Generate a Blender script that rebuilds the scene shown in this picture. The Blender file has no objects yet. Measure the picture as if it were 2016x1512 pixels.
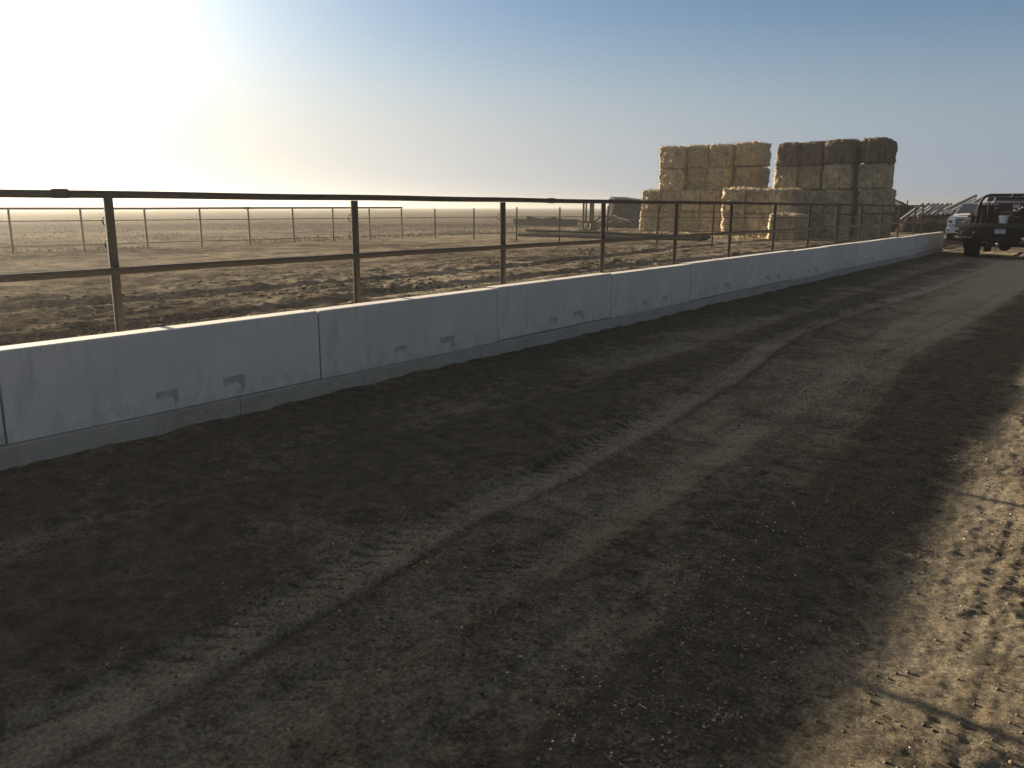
import bpy, bmesh, math, random
import numpy as np
from mathutils import Vector, Matrix
R = math.radians
random.seed(7)
S = bpy.context.scene
COL = S.collection

# ------------------------------------------------------------------ camera
PITCH, ROLL, HEAD, EYE = R(12.031), R(0.140), R(35.995), 1.546
cam_d = bpy.data.cameras.new("camera")
cam = bpy.data.objects.new("camera", cam_d); COL.objects.link(cam)
cam_d.sensor_fit = 'HORIZONTAL'; cam_d.sensor_width = 36.0
cam_d.lens = 1630.9 / 2016.0 * 36.0
cam_d.clip_start = 0.05; cam_d.clip_end = 12000
cam.location = (0, 0, EYE)
hd = Vector((-math.sin(HEAD), math.cos(HEAD), 0)); rt = Vector((math.cos(HEAD), math.sin(HEAD), 0)); up = Vector((0, 0, 1))
fw = hd * math.cos(PITCH) - up * math.sin(PITCH); uu = hd * math.sin(PITCH) + up * math.cos(PITCH)
r2 = rt * math.cos(ROLL) + uu * math.sin(ROLL); u2 = -rt * math.sin(ROLL) + uu * math.cos(ROLL)
cam.rotation_euler = Matrix((r2, u2, -fw)).transposed().to_euler()
S.camera = cam

# ------------------------------------------------------------------ light
SUN_EL = R(9.75)
sun_h = Vector((-1, 0.077, 0)).normalized()
SUN = (sun_h * math.cos(SUN_EL) + up * math.sin(SUN_EL)).normalized()
sd = bpy.data.lights.new("sun", 'SUN'); sd.energy = 5.0; sd.angle = R(0.55); sd.color = (1.0, 0.84, 0.62)
so = bpy.data.objects.new("sun", sd); COL.objects.link(so)
so.rotation_euler = (-SUN).to_track_quat('-Z', 'Y').to_euler()
S.view_settings.view_transform = 'Standard'; S.view_settings.look = 'None'
S.view_settings.exposure = 2.3; S.view_settings.gamma = 1.0; S.view_settings.use_curve_mapping = False

SKY_TINT = (0.250, 0.238, 0.252)
W = bpy.data.worlds.new("World"); S.world = W; W.use_nodes = True
nt = W.node_tree; nt.nodes.clear()
def wn(t, **k):
    n = nt.nodes.new(t)
    for a, b in k.items(): setattr(n, a, b)
    return n
K = 10.0 / 2 ** S.view_settings.exposure              # display-referred radiance -> colour for a Background of strength 0.1
def lk(a, s): nt.links.new(a, s)
def mth(op, *a):
    n = wn('ShaderNodeMath', operation=op)
    for i, v in enumerate(a):
        if isinstance(v, (int, float)): n.inputs[i].default_value = v
        else: lk(v, n.inputs[i])
    return n.outputs[0]
def vmul(col, v):                                     # colour constant (or socket) times scalar / colour
    n = wn('ShaderNodeVectorMath', operation='MULTIPLY')
    for i, q in enumerate((col, v)):
        if isinstance(q, tuple): n.inputs[i].default_value = q
        else: lk(q, n.inputs[i])
    return n.outputs[0]
def vadd(p, q):
    n = wn('ShaderNodeVectorMath', operation='ADD')
    for i, c in enumerate((p, q)):
        if isinstance(c, tuple): n.inputs[i].default_value = c
        else: lk(c, n.inputs[i])
    return n.outputs[0]
sky = wn('ShaderNodeTexSky', sky_type='NISHITA', sun_disc=False, sun_elevation=SUN_EL,
         sun_rotation=math.atan2(SUN.x, SUN.y), altitude=0, air_density=1.0, dust_density=0.4, ozone_density=3.0)
tc = wn('ShaderNodeTexCoord')
nrm = wn('ShaderNodeVectorMath', operation='NORMALIZE'); lk(tc.outputs['Generated'], nrm.inputs[0])
dot = wn('ShaderNodeVectorMath', operation='DOT_PRODUCT'); dot.inputs[1].default_value = SUN; lk(nrm.outputs[0], dot.inputs[0])
sep = wn('ShaderNodeSeparateXYZ'); lk(nrm.outputs[0], sep.inputs[0])
gam = mth('ARCCOSINE', mth('MINIMUM', mth('MAXIMUM', dot.outputs['Value'], -0.9999), 0.9999))
gd = mth('MULTIPLY', gam, 57.2958)
aur = mth('MINIMUM', mth('EXPONENT', mth('DIVIDE', mth('SUBTRACT', 30.0, gd), 7.8)), 11.0)
hz_g = mth('EXPONENT', mth('DIVIDE', mth('SUBTRACT', 37.0, gd), 24.0))
ze = mth('MAXIMUM', sep.outputs['Z'], 0.0)
low = mth('EXPONENT', mth('MULTIPLY', mth('POWER', mth('DIVIDE', ze, 0.150), 3.0), -1.0))
clear = vadd(vmul(sky.outputs[0], SKY_TINT), vmul((0.53 * K, 0.50 * K, 0.37 * K), aur))
band = vadd((0.245 * K, 0.325 * K, 0.425 * K), vmul((0.50 * K, 0.415 * K, 0.285 * K), hz_g))
top_fill = wn('ShaderNodeMapRange', interpolation_type='SMOOTHSTEP'); lk(ze, top_fill.inputs[0]); top_fill.inputs[1].default_value = 0.26; top_fill.inputs[2].default_value = 0.62
clear = vadd(clear, vmul((0.25 * K, 0.235 * K, 0.205 * K), top_fill.outputs[0]))          # brightening added to the unseen upper sky, lifts fill on shaded ground
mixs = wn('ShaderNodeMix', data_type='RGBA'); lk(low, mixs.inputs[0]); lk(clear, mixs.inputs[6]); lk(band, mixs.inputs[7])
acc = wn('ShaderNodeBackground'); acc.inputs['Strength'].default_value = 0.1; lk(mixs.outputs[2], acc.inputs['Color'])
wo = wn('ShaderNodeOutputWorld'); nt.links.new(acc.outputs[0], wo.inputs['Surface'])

S.render.engine = 'CYCLES'
S.cycles.use_denoising = True; S.cycles.denoising_input_passes = 'RGB_ALBEDO_NORMAL'; S.cycles.denoising_prefilter = 'ACCURATE'
S.cycles.max_bounces = 6; S.cycles.volume_bounces = 1
S.cycles.sample_clamp_indirect = 6.0
S.cycles.use_adaptive_sampling = False

# ------------------------------------------------------------------ numpy noise
_rng = np.random.RandomState(3)
_perm = np.concatenate([_rng.permutation(512)] * 2)
_ang = _rng.rand(512) * 2 * np.pi
def perlin(x, y):
    x = np.asarray(x, float); y = np.asarray(y, float)
    xi = np.floor(x).astype(int); yi = np.floor(y).astype(int); xf = x - xi; yf = y - yi
    u = xf * xf * xf * (xf * (xf * 6 - 15) + 10); v = yf * yf * yf * (yf * (yf * 6 - 15) + 10)
    def g(ix, iy, dx, dy):
        h = _perm[(_perm[ix & 511] + iy) & 511]; a = _ang[h]
        return np.cos(a) * dx + np.sin(a) * dy
    a = g(xi, yi, xf, yf); b = g(xi + 1, yi, xf - 1, yf); c = g(xi, yi + 1, xf, yf - 1); d = g(xi + 1, yi + 1, xf - 1, yf - 1)
    return (a + u * (b - a)) * (1 - v) + (c + u * (d - c)) * v
def fbm(x, y, o=4, g=0.5):
    s = 0; a = 1
    for k in range(o):
        s = s + a * perlin(x * 2 ** k + 17.3 * k, y * 2 ** k - 9.1 * k); a *= g
    return s
def sstep(a, b, x):  # also runs downwards when b < a
    t = np.clip((x - a) / (b - a), 0, 1); return t * t * (3 - 2 * t)
def base_h(x, y):                                    # the yard falls gently away from the wall to the right
    return -0.02 * np.clip(np.asarray(x, float) + 5.25, 0, 11)

# ------------------------------------------------------------------ materials
def mat(name, col, rough=0.8, metal=0.0, noise=None, bump=None, spec=0.3, objrand=0.0, splash=0.0):
    """noise = (scale, dark colour, contrast lo, hi); bump = (scale, strength, distance)"""
    m = bpy.data.materials.new(name); m.use_nodes = True
    t = m.node_tree; b = t.nodes['Principled BSDF']
    b.inputs['Base Color'].default_value = (*col, 1); b.inputs['Roughness'].default_value = rough
    b.inputs['Metallic'].default_value = metal; b.inputs['Specular IOR Level'].default_value = spec
    co = t.nodes.new('ShaderNodeTexCoord')
    src = None
    if noise:
        for i, (sc, dark, lo, hi) in enumerate(noise):
            n = t.nodes.new('ShaderNodeTexNoise'); n.inputs['Detail'].default_value = 6; n.inputs['Roughness'].default_value = 0.65
            if isinstance(sc, tuple):
                mp = t.nodes.new('ShaderNodeMapping'); mp.inputs['Scale'].default_value = sc
                t.links.new(co.outputs['Object'], mp.inputs[0]); t.links.new(mp.outputs[0], n.inputs['Vector']); n.inputs['Scale'].default_value = 1
            else:
                t.links.new(co.outputs['Object'], n.inputs['Vector']); n.inputs['Scale'].default_value = sc
            r = t.nodes.new('ShaderNodeMapRange'); r.inputs[1].default_value = lo; r.inputs[2].default_value = hi
            t.links.new(n.outputs['Fac'], r.inputs[0])
            x = t.nodes.new('ShaderNodeMix'); x.data_type = 'RGBA'
            if src is None: x.inputs[6].default_value = (*col, 1)
            else: t.links.new(src, x.inputs[6])
            x.inputs[7].default_value = (*dark, 1)
            t.links.new(r.outputs[0], x.inputs[0]); src = x.outputs[2]
    if splash:
        sx_ = t.nodes.new('ShaderNodeSeparateXYZ'); t.links.new(co.outputs['Object'], sx_.inputs[0])
        n = t.nodes.new('ShaderNodeTexNoise'); n.inputs['Scale'].default_value = 5.5; n.inputs['Detail'].default_value = 8; n.inputs['Roughness'].default_value = 0.72
        wn_ = t.nodes.new('ShaderNodeTexNoise'); wn_.noise_dimensions = '3D'; wn_.inputs['Scale'].default_value = 1.1
        ad = t.nodes.new('ShaderNodeVectorMath'); ad.operation = 'ADD'; oi_ = t.nodes.new('ShaderNodeObjectInfo')
        t.links.new(co.outputs['Object'], ad.inputs[0]); t.links.new(oi_.outputs['Location'], ad.inputs[1]); t.links.new(ad.outputs[0], n.inputs['Vector'])
        r = t.nodes.new('ShaderNodeMapRange'); r.inputs[1].default_value = 0.0; r.inputs[2].default_value = splash; r.inputs[3].default_value = 0.10; r.inputs[4].default_value = -0.12
        t.links.new(sx_.outputs['Z'], r.inputs[0])
        a_ = t.nodes.new('ShaderNodeMath'); a_.operation = 'ADD'; t.links.new(n.outputs['Fac'], a_.inputs[0]); t.links.new(r.outputs[0], a_.inputs[1])
        r2_ = t.nodes.new('ShaderNodeMapRange'); r2_.inputs[1].default_value = 0.55; r2_.inputs[2].default_value = 0.64; r2_.inputs[4].default_value = 0.30
        t.links.new(a_.outputs[0], r2_.inputs[0])
        x = t.nodes.new('ShaderNodeMix'); x.data_type = 'RGBA'; t.links.new(src, x.inputs[6]); x.inputs[7].default_value = (0.20, 0.18, 0.15, 1)
        t.links.new(r2_.outputs[0], x.inputs[0]); src = x.outputs[2]
    if objrand:
        oi = t.nodes.new('ShaderNodeObjectInfo'); r = t.nodes.new('ShaderNodeMapRange')
        r.inputs[3].default_value = 1 - objrand; r.inputs[4].default_value = 1 + objrand
        t.links.new(oi.outputs['Random'], r.inputs[0])
        h = t.nodes.new('ShaderNodeHueSaturation')
        if src is None: h.inputs['Color'].default_value = (*col, 1)
        else: t.links.new(src, h.inputs['Color'])
        t.links.new(r.outputs[0], h.inputs['Value']); src = h.outputs[0]
    if src is not None: t.links.new(src, b.inputs['Base Color'])
    if bump:
        last = None
        for sc, st, di in bump:
            n = t.nodes.new('ShaderNodeTexNoise'); n.inputs['Detail'].default_value = 5; n.inputs['Roughness'].default_value = 0.7
            if isinstance(sc, tuple):
                mp = t.nodes.new('ShaderNodeMapping'); mp.inputs['Scale'].default_value = sc
                t.links.new(co.outputs['Object'], mp.inputs[0]); t.links.new(mp.outputs[0], n.inputs['Vector']); n.inputs['Scale'].default_value = 1
            else:
                n.inputs['Scale'].default_value = sc; t.links.new(co.outputs['Object'], n.inputs['Vector'])
            bp = t.nodes.new('ShaderNodeBump'); bp.inputs['Strength'].default_value = st; bp.inputs['Distance'].default_value = di
            t.links.new(n.outputs['Fac'], bp.inputs['Height'])
            if last: t.links.new(last, bp.inputs['Normal'])
            last = bp.outputs[0]
        t.links.new(last, b.inputs['Normal'])
    return m

def dirt_mat(name, dark, mid, dust, rust=None):
    """soil: 'dust' vertex attribute says where traffic packed it pale, plus brightening painted over the sunlit lane, 'mud' where it is churned and damp"""
    m = bpy.data.materials.new(name); m.use_nodes = True
    t = m.node_tree; N = t.nodes; L = t.links; b = N['Principled BSDF']
    b.inputs['Roughness'].default_value = 1.0; b.inputs['Specular IOR Level'].default_value = 0.0
    co = N.new('ShaderNodeTexCoord')
    def noise(sc, det=7, rough=0.7):
        n = N.new('ShaderNodeTexNoise'); n.inputs['Scale'].default_value = sc; n.inputs['Detail'].default_value = det
        n.inputs['Roughness'].default_value = rough; L.new(co.outputs['Object'], n.inputs['Vector']); return n.outputs['Fac']
    def rng(s, lo, hi, a=0.0, c=1.0):
        r = N.new('ShaderNodeMapRange'); r.inputs[1].default_value = lo; r.inputs[2].default_value = hi
        r.inputs[3].default_value = a; r.inputs[4].default_value = c; L.new(s, r.inputs[0]); return r.outputs[0]
    def mixc(f, a, c):
        x = N.new('ShaderNodeMix'); x.data_type = 'RGBA'; L.new(f, x.inputs[0])
        for s, i in ((a, 6), (c, 7)):
            if isinstance(s, tuple): x.inputs[i].default_value = (*s, 1)
            else: L.new(s, x.inputs[i])
        return x.outputs[2]
    def math2(op, a, c):
        x = N.new('ShaderNodeMath'); x.operation = op
        for s, i in ((a, 0), (c, 1)):
            if isinstance(s, (int, float)): x.inputs[i].default_value = s
            else: L.new(s, x.inputs[i])
        return x.outputs[0]
    at = N.new('ShaderNodeAttribute'); at.attribute_name = 'dust'
    n1 = noise(1.3); n2 = noise(9.0); n3 = noise(55.0, 5); n4 = noise(210.0, 3)
    c = mixc(rng(n2, 0.36, 0.64), dark, mid)
    f = math2('ADD', at.outputs['Fac'], rng(n1, 0.3, 0.7, -0.35, 0.35))
    f = math2('ADD', f, rng(n2, 0.3, 0.7, -0.22, 0.22))
    f = math2('ADD', f, rng(n3, 0.3, 0.7, -0.26, 0.26))
    c = mixc(rng(f, 0.05, 1.05), c, dust)
    g = math2('MULTIPLY', rng(n3, 0.3, 0.72, 0.62, 1.3), rng(n4, 0.3, 0.7, 0.55, 1.45))
    hs = N.new('ShaderNodeHueSaturation'); L.new(c, hs.inputs['Color']); L.new(g, hs.inputs['Value']); c = hs.outputs[0]
    if rust:
        c = mixc(math2('MULTIPLY', rng(noise(2.3), 0.56, 0.68), rng(n3, 0.5, 0.6, 0, 0.7)), c, rust)
    L.new(c, b.inputs['Base Color'])
    b1 = N.new('ShaderNodeBump'); b1.inputs['Strength'].default_value = 0.8; b1.inputs['Distance'].default_value = 0.045
    L.new(noise(30.0, 6, 0.75), b1.inputs['Height'])
    b2 = N.new('ShaderNodeBump'); b2.inputs['Strength'].default_value = 0.7; b2.inputs['Distance'].default_value = 0.014
    L.new(noise(140.0, 4, 0.7), b2.inputs['Height']); L.new(b1.outputs[0], b2.inputs['Normal'])
    L.new(b2.outputs[0], b.inputs['Normal'])
    return m

M = {}
M['road'] = dirt_mat('road_soil', (0.060, 0.050, 0.034), (0.120, 0.100, 0.070), (0.26, 0.215, 0.152), (0.17, 0.095, 0.050))
M['pen'] = dirt_mat('pen_soil', (0.025, 0.021, 0.016), (0.074, 0.061, 0.045), (0.19, 0.158, 0.115))
M['clod'] = mat('clod', (0.075, 0.058, 0.038), 1.0, spec=0.0, noise=[(40, (0.045, 0.034, 0.022), 0.35, 0.65)], objrand=0)
M['crumb'] = mat('dry_crumb', (0.125, 0.102, 0.070), 1.0, spec=0.0, noise=[(9, (0.055, 0.044, 0.03), 0.42, 0.58)])
M['chip'] = mat('pale_chaff', (0.38, 0.325, 0.23), 0.9, spec=0.05, noise=[(6.0, (0.15, 0.11, 0.065), 0.42, 0.52)])
M['concrete'] = mat('precast_concrete', (0.475, 0.43, 0.372), 0.85,
    noise=[(1.6, (0.40, 0.365, 0.318), 0.35, 0.7), ((9, 9, 2.0), (0.33, 0.302, 0.265), 0.5, 0.72), (38, (0.20, 0.185, 0.16), 0.665, 0.72), (0.7, (0.405, 0.37, 0.322), 0.45, 0.6)],
    bump=[(35, 0.25, 0.004), (180, 0.2, 0.002)], objrand=0.06, splash=0.30)
M['patch'] = mat('mortar_patch', (0.255, 0.235, 0.205), 0.95, spec=0.1, noise=[(11, (0.39, 0.36, 0.315), 0.46, 0.6)], bump=[(60, 0.4, 0.004)])
M['footing'] = mat('footing_concrete', (0.25, 0.225, 0.185), 0.92, noise=[(2.2, (0.18, 0.155, 0.12), 0.45, 0.7), (22, (0.29, 0.255, 0.2), 0.52, 0.7)],
    bump=[(18, 0.5, 0.012), (90, 0.4, 0.004)])
M['steel'] = mat('weathered_steel', (0.032, 0.028, 0.024), 0.8, 0.0, spec=0.15, noise=[(7, (0.055, 0.037, 0.025), 0.50, 0.68), (45, (0.032, 0.027, 0.023), 0.5, 0.7)], bump=[(90, 0.3, 0.002)])
M['cable'] = mat('steel_cable', (0.06, 0.05, 0.042), 0.8, spec=0.15)
M['straw'] = mat('straw', (0.56, 0.435, 0.245), 0.85, noise=[((9, 9, 26), (0.20, 0.155, 0.095), 0.4, 0.6), (17, (0.60, 0.48, 0.28), 0.58, 0.70), (2.2, (0.20, 0.16, 0.10), 0.5, 0.75), (9, (0.13, 0.10, 0.06), 0.58, 0.70)],
    bump=[((14, 14, 44), 1.0, 0.05), (60, 0.8, 0.02)], objrand=0.12)
M['old_straw'] = mat('weathered_straw', (0.38, 0.30, 0.175), 0.9, noise=[((10, 10, 3), (0.17, 0.135, 0.085), 0.42, 0.62), (20, (0.36, 0.30, 0.20), 0.58, 0.72), (1.1, (0.13, 0.105, 0.07), 0.46, 0.68)],
    bump=[((12, 12, 18), 0.9, 0.04), (60, 0.7, 0.015)], objrand=0.14)
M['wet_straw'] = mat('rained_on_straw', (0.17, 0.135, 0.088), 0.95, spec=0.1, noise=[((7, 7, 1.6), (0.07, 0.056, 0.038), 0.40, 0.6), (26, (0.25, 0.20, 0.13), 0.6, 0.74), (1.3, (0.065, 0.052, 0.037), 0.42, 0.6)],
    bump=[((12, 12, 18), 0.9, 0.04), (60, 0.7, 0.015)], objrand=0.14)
M['black_pipe'] = mat('black_pipe', (0.014, 0.014, 0.014), 0.8, spec=0.1, noise=[(6, (0.026, 0.023, 0.02), 0.5, 0.7)])
M['grey_pipe'] = mat('grey_pipe', (0.22, 0.215, 0.205), 0.6, spec=0.3, noise=[(3, (0.15, 0.147, 0.14), 0.45, 0.7)])
M['dark_metal'] = mat('dark_metal', (0.030, 0.028, 0.026), 0.85, 0.0, spec=0.1, noise=[(5, (0.05, 0.038, 0.028), 0.5, 0.7)])
M['tarp'] = mat('dark_tarp', (0.018, 0.018, 0.017), 0.85, spec=0.1, noise=[(4, (0.03, 0.03, 0.028), 0.45, 0.7)], bump=[(3, 0.6, 0.1), (12, 0.4, 0.03)])
M['brush'] = mat('dead_wood', (0.13, 0.11, 0.09), 0.85, noise=[(12, (0.07, 0.058, 0.045), 0.45, 0.6)])
M['dark_earth'] = mat('dark_earth', (0.022, 0.019, 0.016), 1.0, spec=0.0, noise=[(3, (0.034, 0.028, 0.021), 0.5, 0.7), (20, (0.015, 0.013, 0.011), 0.5, 0.7)], bump=[(25, 0.8, 0.04)])
M['black'] = mat('black_paint', (0.006, 0.006, 0.006), 0.5, spec=0.15, noise=[(9, (0.013, 0.012, 0.010), 0.5, 0.75)])
M['bed'] = mat('worn_deck', (0.040, 0.038, 0.033), 0.9, 0.0, spec=0.1, noise=[((3, 30, 3), (0.04, 0.038, 0.036), 0.45, 0.6)])
M['rubber'] = mat('tyre_rubber', (0.008, 0.008, 0.008), 0.95, spec=0.1, bump=[(40, 0.3, 0.01)])
M['rim'] = mat('wheel_rim', (0.30, 0.30, 0.31), 0.35, 0.8)
M['chrome'] = mat('chrome', (0.75, 0.75, 0.75), 0.12, 1.0)
M['glass'] = mat('dark_glass', (0.012, 0.015, 0.018), 0.06, spec=0.8)
M['white'] = mat('white_paint', (0.40, 0.397, 0.387), 0.35, spec=0.4, noise=[(4, (0.32, 0.31, 0.30), 0.55, 0.8)])
M['plastic'] = mat('white_plastic', (0.62, 0.62, 0.62), 0.5)
M['red'] = mat('red_paint', (0.07, 0.016, 0.013), 0.6, spec=0.2, noise=[(8, (0.09, 0.02, 0.016), 0.5, 0.7)])
M['lens'] = mat('lamp_lens', (0.55, 0.56, 0.57), 0.1, spec=0.8)
M['redlens'] = mat('red_lens', (0.18, 0.01, 0.01), 0.2, spec=0.7)
M['plate'] = mat('plate_white', (0.42, 0.43, 0.44), 0.5, noise=[(30, (0.3, 0.3, 0.32), 0.45, 0.6)])

# ------------------------------------------------------------------ object helpers
def tag(o, label=None, cat=None, group=None, kind=None):
    if label: o['label'] = label
    if cat: o['category'] = cat
    if group: o['group'] = group
    if kind: o['kind'] = kind
    return o
def empty(name, loc, rz=0.0):
    o = bpy.data.objects.new(name, None); o.empty_display_size = 0.2; COL.objects.link(o)
    o.location = loc; o.rotation_euler = (0, 0, rz); return o
class MB:
    def __init__(s): s.v = []; s.f = []
    def add(s, vs, fs):
        n = len(s.v); s.v += [tuple(p) for p in vs]; s.f += [tuple(i + n for i in f) for f in fs]; return s
    def box(s, x0, x1, y0, y1, z0, z1, c=0.0):
        """box with chamfer c on all edges"""
        if c <= 0:
            return s.add([(x, y, z) for x in (x0, x1) for y in (y0, y1) for z in (z0, z1)],
                         [(0, 1, 3, 2), (4, 6, 7, 5), (0, 4, 5, 1), (2, 3, 7, 6), (0, 2, 6, 4), (1, 5, 7, 3)])
        bm = bmesh.new(); bmesh.ops.create_cube(bm, size=1)
        for v in bm.verts:
            v.co = Vector((x0 if v.co.x < 0 else x1, y0 if v.co.y < 0 else y1, z0 if v.co.z < 0 else z1))
        bmesh.ops.bevel(bm, geom=bm.edges[:], offset=c, segments=2, affect='EDGES', profile=0.5)
        bm.verts.index_update()
        s.add([v.co[:] for v in bm.verts], [[v.index for v in f.verts] for f in bm.faces]); bm.free(); return s
    def tube(s, pts, r, n=8, cap=True, r1=None):
        pts = [Vector(p) for p in pts]; rings = []
        for i, p in enumerate(pts):
            d = (pts[min(i + 1, len(pts) - 1)] - pts[max(i - 1, 0)]).normalized()
            a = d.cross(Vector((0, 0, 1)));  a = d.cross(Vector((1, 0, 0))) if a.length < 1e-3 else a
            a.normalize(); b = d.cross(a)
            rr = r if r1 is None else r + (r1 - r) * i / (len(pts) - 1)
            rings.append([p + a * math.cos(2 * math.pi * k / n) * rr + b * math.sin(2 * math.pi * k / n) * rr for k in range(n)])
        vs = [q for g in rings for q in g]; fs = []
        for i in range(len(pts) - 1):
            for k in range(n):
                fs.append((i * n + k, i * n + (k + 1) % n, (i + 1) * n + (k + 1) % n, (i + 1) * n + k))
        if cap: fs += [tuple(range(n - 1, -1, -1)), tuple(range((len(pts) - 1) * n, len(pts) * n))]
        return s.add(vs, fs)
    def hollow(s, p0, p1, r, t, n=16):
        """an open pipe with wall thickness"""
        p0, p1 = Vector(p0), Vector(p1); d = (p1 - p0).normalized()
        a = d.cross(Vector((0, 0, 1))); a = Vector((1, 0, 0)) if a.length < 1e-3 else a.normalized(); b = d.cross(a)
        vs = []
        for p, rr in ((p0, r), (p1, r), (p1, r - t), (p0, r - t)):
            vs += [p + a * math.cos(2 * math.pi * k / n) * rr + b * math.sin(2 * math.pi * k / n) * rr for k in range(n)]
        fs = [(j * n + k, j * n + (k + 1) % n, ((j + 1) % 4) * n + (k + 1) % n, ((j + 1) % 4) * n + k) for j in range(4) for k in range(n)]
        return s.add(vs, fs)
    def prism(s, prof, x0, x1, axis='x'):
        """closed profile (a,b) extruded along an axis"""
        n = len(prof)
        if axis == 'x': vs = [(x0, a, b) for a, b in prof] + [(x1, a, b) for a, b in prof]
        elif axis == 'y': vs = [(a, x0, b) for a, b in prof] + [(a, x1, b) for a, b in prof]
        else: vs = [(a, b, x0) for a, b in prof] + [(a, b, x1) for a, b in prof]
        fs = [(i, (i + 1) % n, n + (i + 1) % n, n + i) for i in range(n)] + [tuple(range(n - 1, -1, -1)), tuple(range(n, 2 * n))]
        return s.add(vs, fs)
    def lathe(s, prof, c, axis='x', n=20):
        """profile (r, t) turned round an axis through c"""
        vs = []; m = len(prof); c = Vector(c)
        for k in range(n):
            a = 2 * math.pi * k / n
            for r, t in prof:
                p = {'x': (t, r * math.cos(a), r * math.sin(a)), 'y': (r * math.cos(a), t, r * math.sin(a)), 'z': (r * math.cos(a), r * math.sin(a), t)}[axis]
                vs.append(c + Vector(p))
        fs = [(k * m + i, ((k + 1) % n) * m + i, ((k + 1) % n) * m + i + 1, k * m + i + 1) for k in range(n) for i in range(m - 1)]
        return s.add(vs, fs)
    def mesh(s, name, m, smooth=35):
        me = bpy.data.meshes.new(name); me.from_pydata(s.v, [], s.f)
        bm = bmesh.new(); bm.from_mesh(me); bmesh.ops.recalc_face_normals(bm, faces=bm.faces[:]); bm.to_mesh(me); bm.free()
        me.materials.append(m)
        if smooth:
            me.polygons.foreach_set('use_smooth', [True] * len(me.polygons)); me.set_sharp_from_angle(angle=R(smooth))
        return me
    def build(s, name, m, parent=None, smooth=35, bevel=0.0):
        return link(name, s.mesh(name, m, smooth), parent, bevel)
def link(name, me, parent=None, bevel=0.0):
    o = bpy.data.objects.new(name, me); COL.objects.link(o)
    if parent: o.parent = parent
    if bevel:
        b = o.modifiers.new('bevel', 'BEVEL'); b.width = bevel; b.segments = 2; b.limit_method = 'ANGLE'; b.angle_limit = R(40)
    return o
def copy_tree(o, parent=None):
    c = o.copy(); COL.objects.link(c)
    if parent: c.parent = parent
    for ch in list(o.children): copy_tree(ch, c)
    return c
def sheet(name, xs, ys, zf, m, dust, keep=None):
    X, Y = np.meshgrid(xs, ys); nx, ny = len(xs), len(ys)
    Z = zf(X, Y)
    me = bpy.data.meshes.new(name)
    me.vertices.add(nx * ny); me.vertices.foreach_set('co', np.stack([X, Y, Z], -1).astype(np.float32).ravel())
    i = np.arange(nx * ny).reshape(ny, nx)
    q = np.stack([i[:-1, :-1], i[:-1, 1:], i[1:, 1:], i[1:, :-1]], -1).reshape(-1, 4)
    me.loops.add(q.size); me.loops.foreach_set('vertex_index', q.ravel().astype(np.int32))
    me.polygons.add(len(q)); me.polygons.foreach_set('loop_start', np.arange(0, q.size, 4, dtype=np.int32))
    me.polygons.foreach_set('use_smooth', np.ones(len(q), bool))
    a = me.attributes.new('dust', 'FLOAT', 'POINT'); a.data.foreach_set('value', dust(X, Y).astype(np.float32).ravel())
    me.update(calc_edges=True); me.validate(); me.materials.append(m)
    return link(name, me)
def steps(a, b, d0, g):
    """coordinates from a to b, first step d0 growing by g"""
    o = [a]; d = d0; s = 1 if b > a else -1
    while (b - o[-1]) * s > d: o.append(o[-1] + s * d); d *= g
    return o + [b]

# ------------------------------------------------------------------ ground, pen and field
WALL_X = -5.25
def pen_h(x, y):
    near = np.exp(-np.maximum(0, np.hypot(x + 6, y - 5) - 25) / 60)
    amp = 0.3 + 0.7 * near
    h = 0.035 * fbm(x * 0.55, y * 0.55, 3) + amp * (0.05 * np.abs(fbm(x * 1.7, y * 1.1, 3)) + 0.035 * np.maximum(0, fbm(x * 4.1 + 5, y * 4.1, 3)) + 0.02 * fbm(x * 11, y * 11, 2))
    clump = sstep(0.05, 0.5, fbm(x * 0.35 + 3, y * 0.22 + 8, 2))
    h = h + near * clump * 0.07 * np.maximum(0, fbm(x * 3.0, y * 3.0 + 4, 3) + 0.25)
    for x0, dx, dep in ((-8.6, 0.3, 0.05), (-10.3, 0.3, 0.05), (-13.5, 0.35, 0.05)):         # wheel ruts along the pen side
        c = x0 + 0.5 * np.sin(y * 0.16 + x0)
        h = h - dep * np.exp(-((x - c) / dx) ** 2) * near + 0.05 * near * np.exp(-((x - c + 0.5) / 0.2) ** 2) * (0.6 + fbm(x * 3, y * 3, 2))
    h = h + 0.16 * np.exp(-((x + 6.5) / 0.55) ** 2) * sstep(4, 7, y) * (0.55 + 0.8 * fbm(x * 1.5, y * 0.9, 3))       # spoil thrown against the back of the wall
    lumps = 0.5 * np.exp(-(((x + 8.4) / 1.1) ** 2 + ((y - 22.5) / 1.3) ** 2))
    return h + lumps * (0.35 + 0.5 * np.abs(fbm(x * 2, y * 2, 3)))
def ground_h(x, y):
    under = sstep(WALL_X - 0.30, WALL_X - 0.12, x) * (1 - sstep(35.5, 37.5, y)) * sstep(-31, -29, y) * (1 - sstep(27, 29, x))
    far = np.hypot(x, y)
    h = base_h(x, y) + pen_h(x, y) * (1 - 0.5 * sstep(WALL_X, WALL_X + 1, x))
    h = h + 0.12 * sstep(80, 400, far) * fbm(x * 0.03, y * 0.03, 2)
    return h - 0.4 * under
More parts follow.
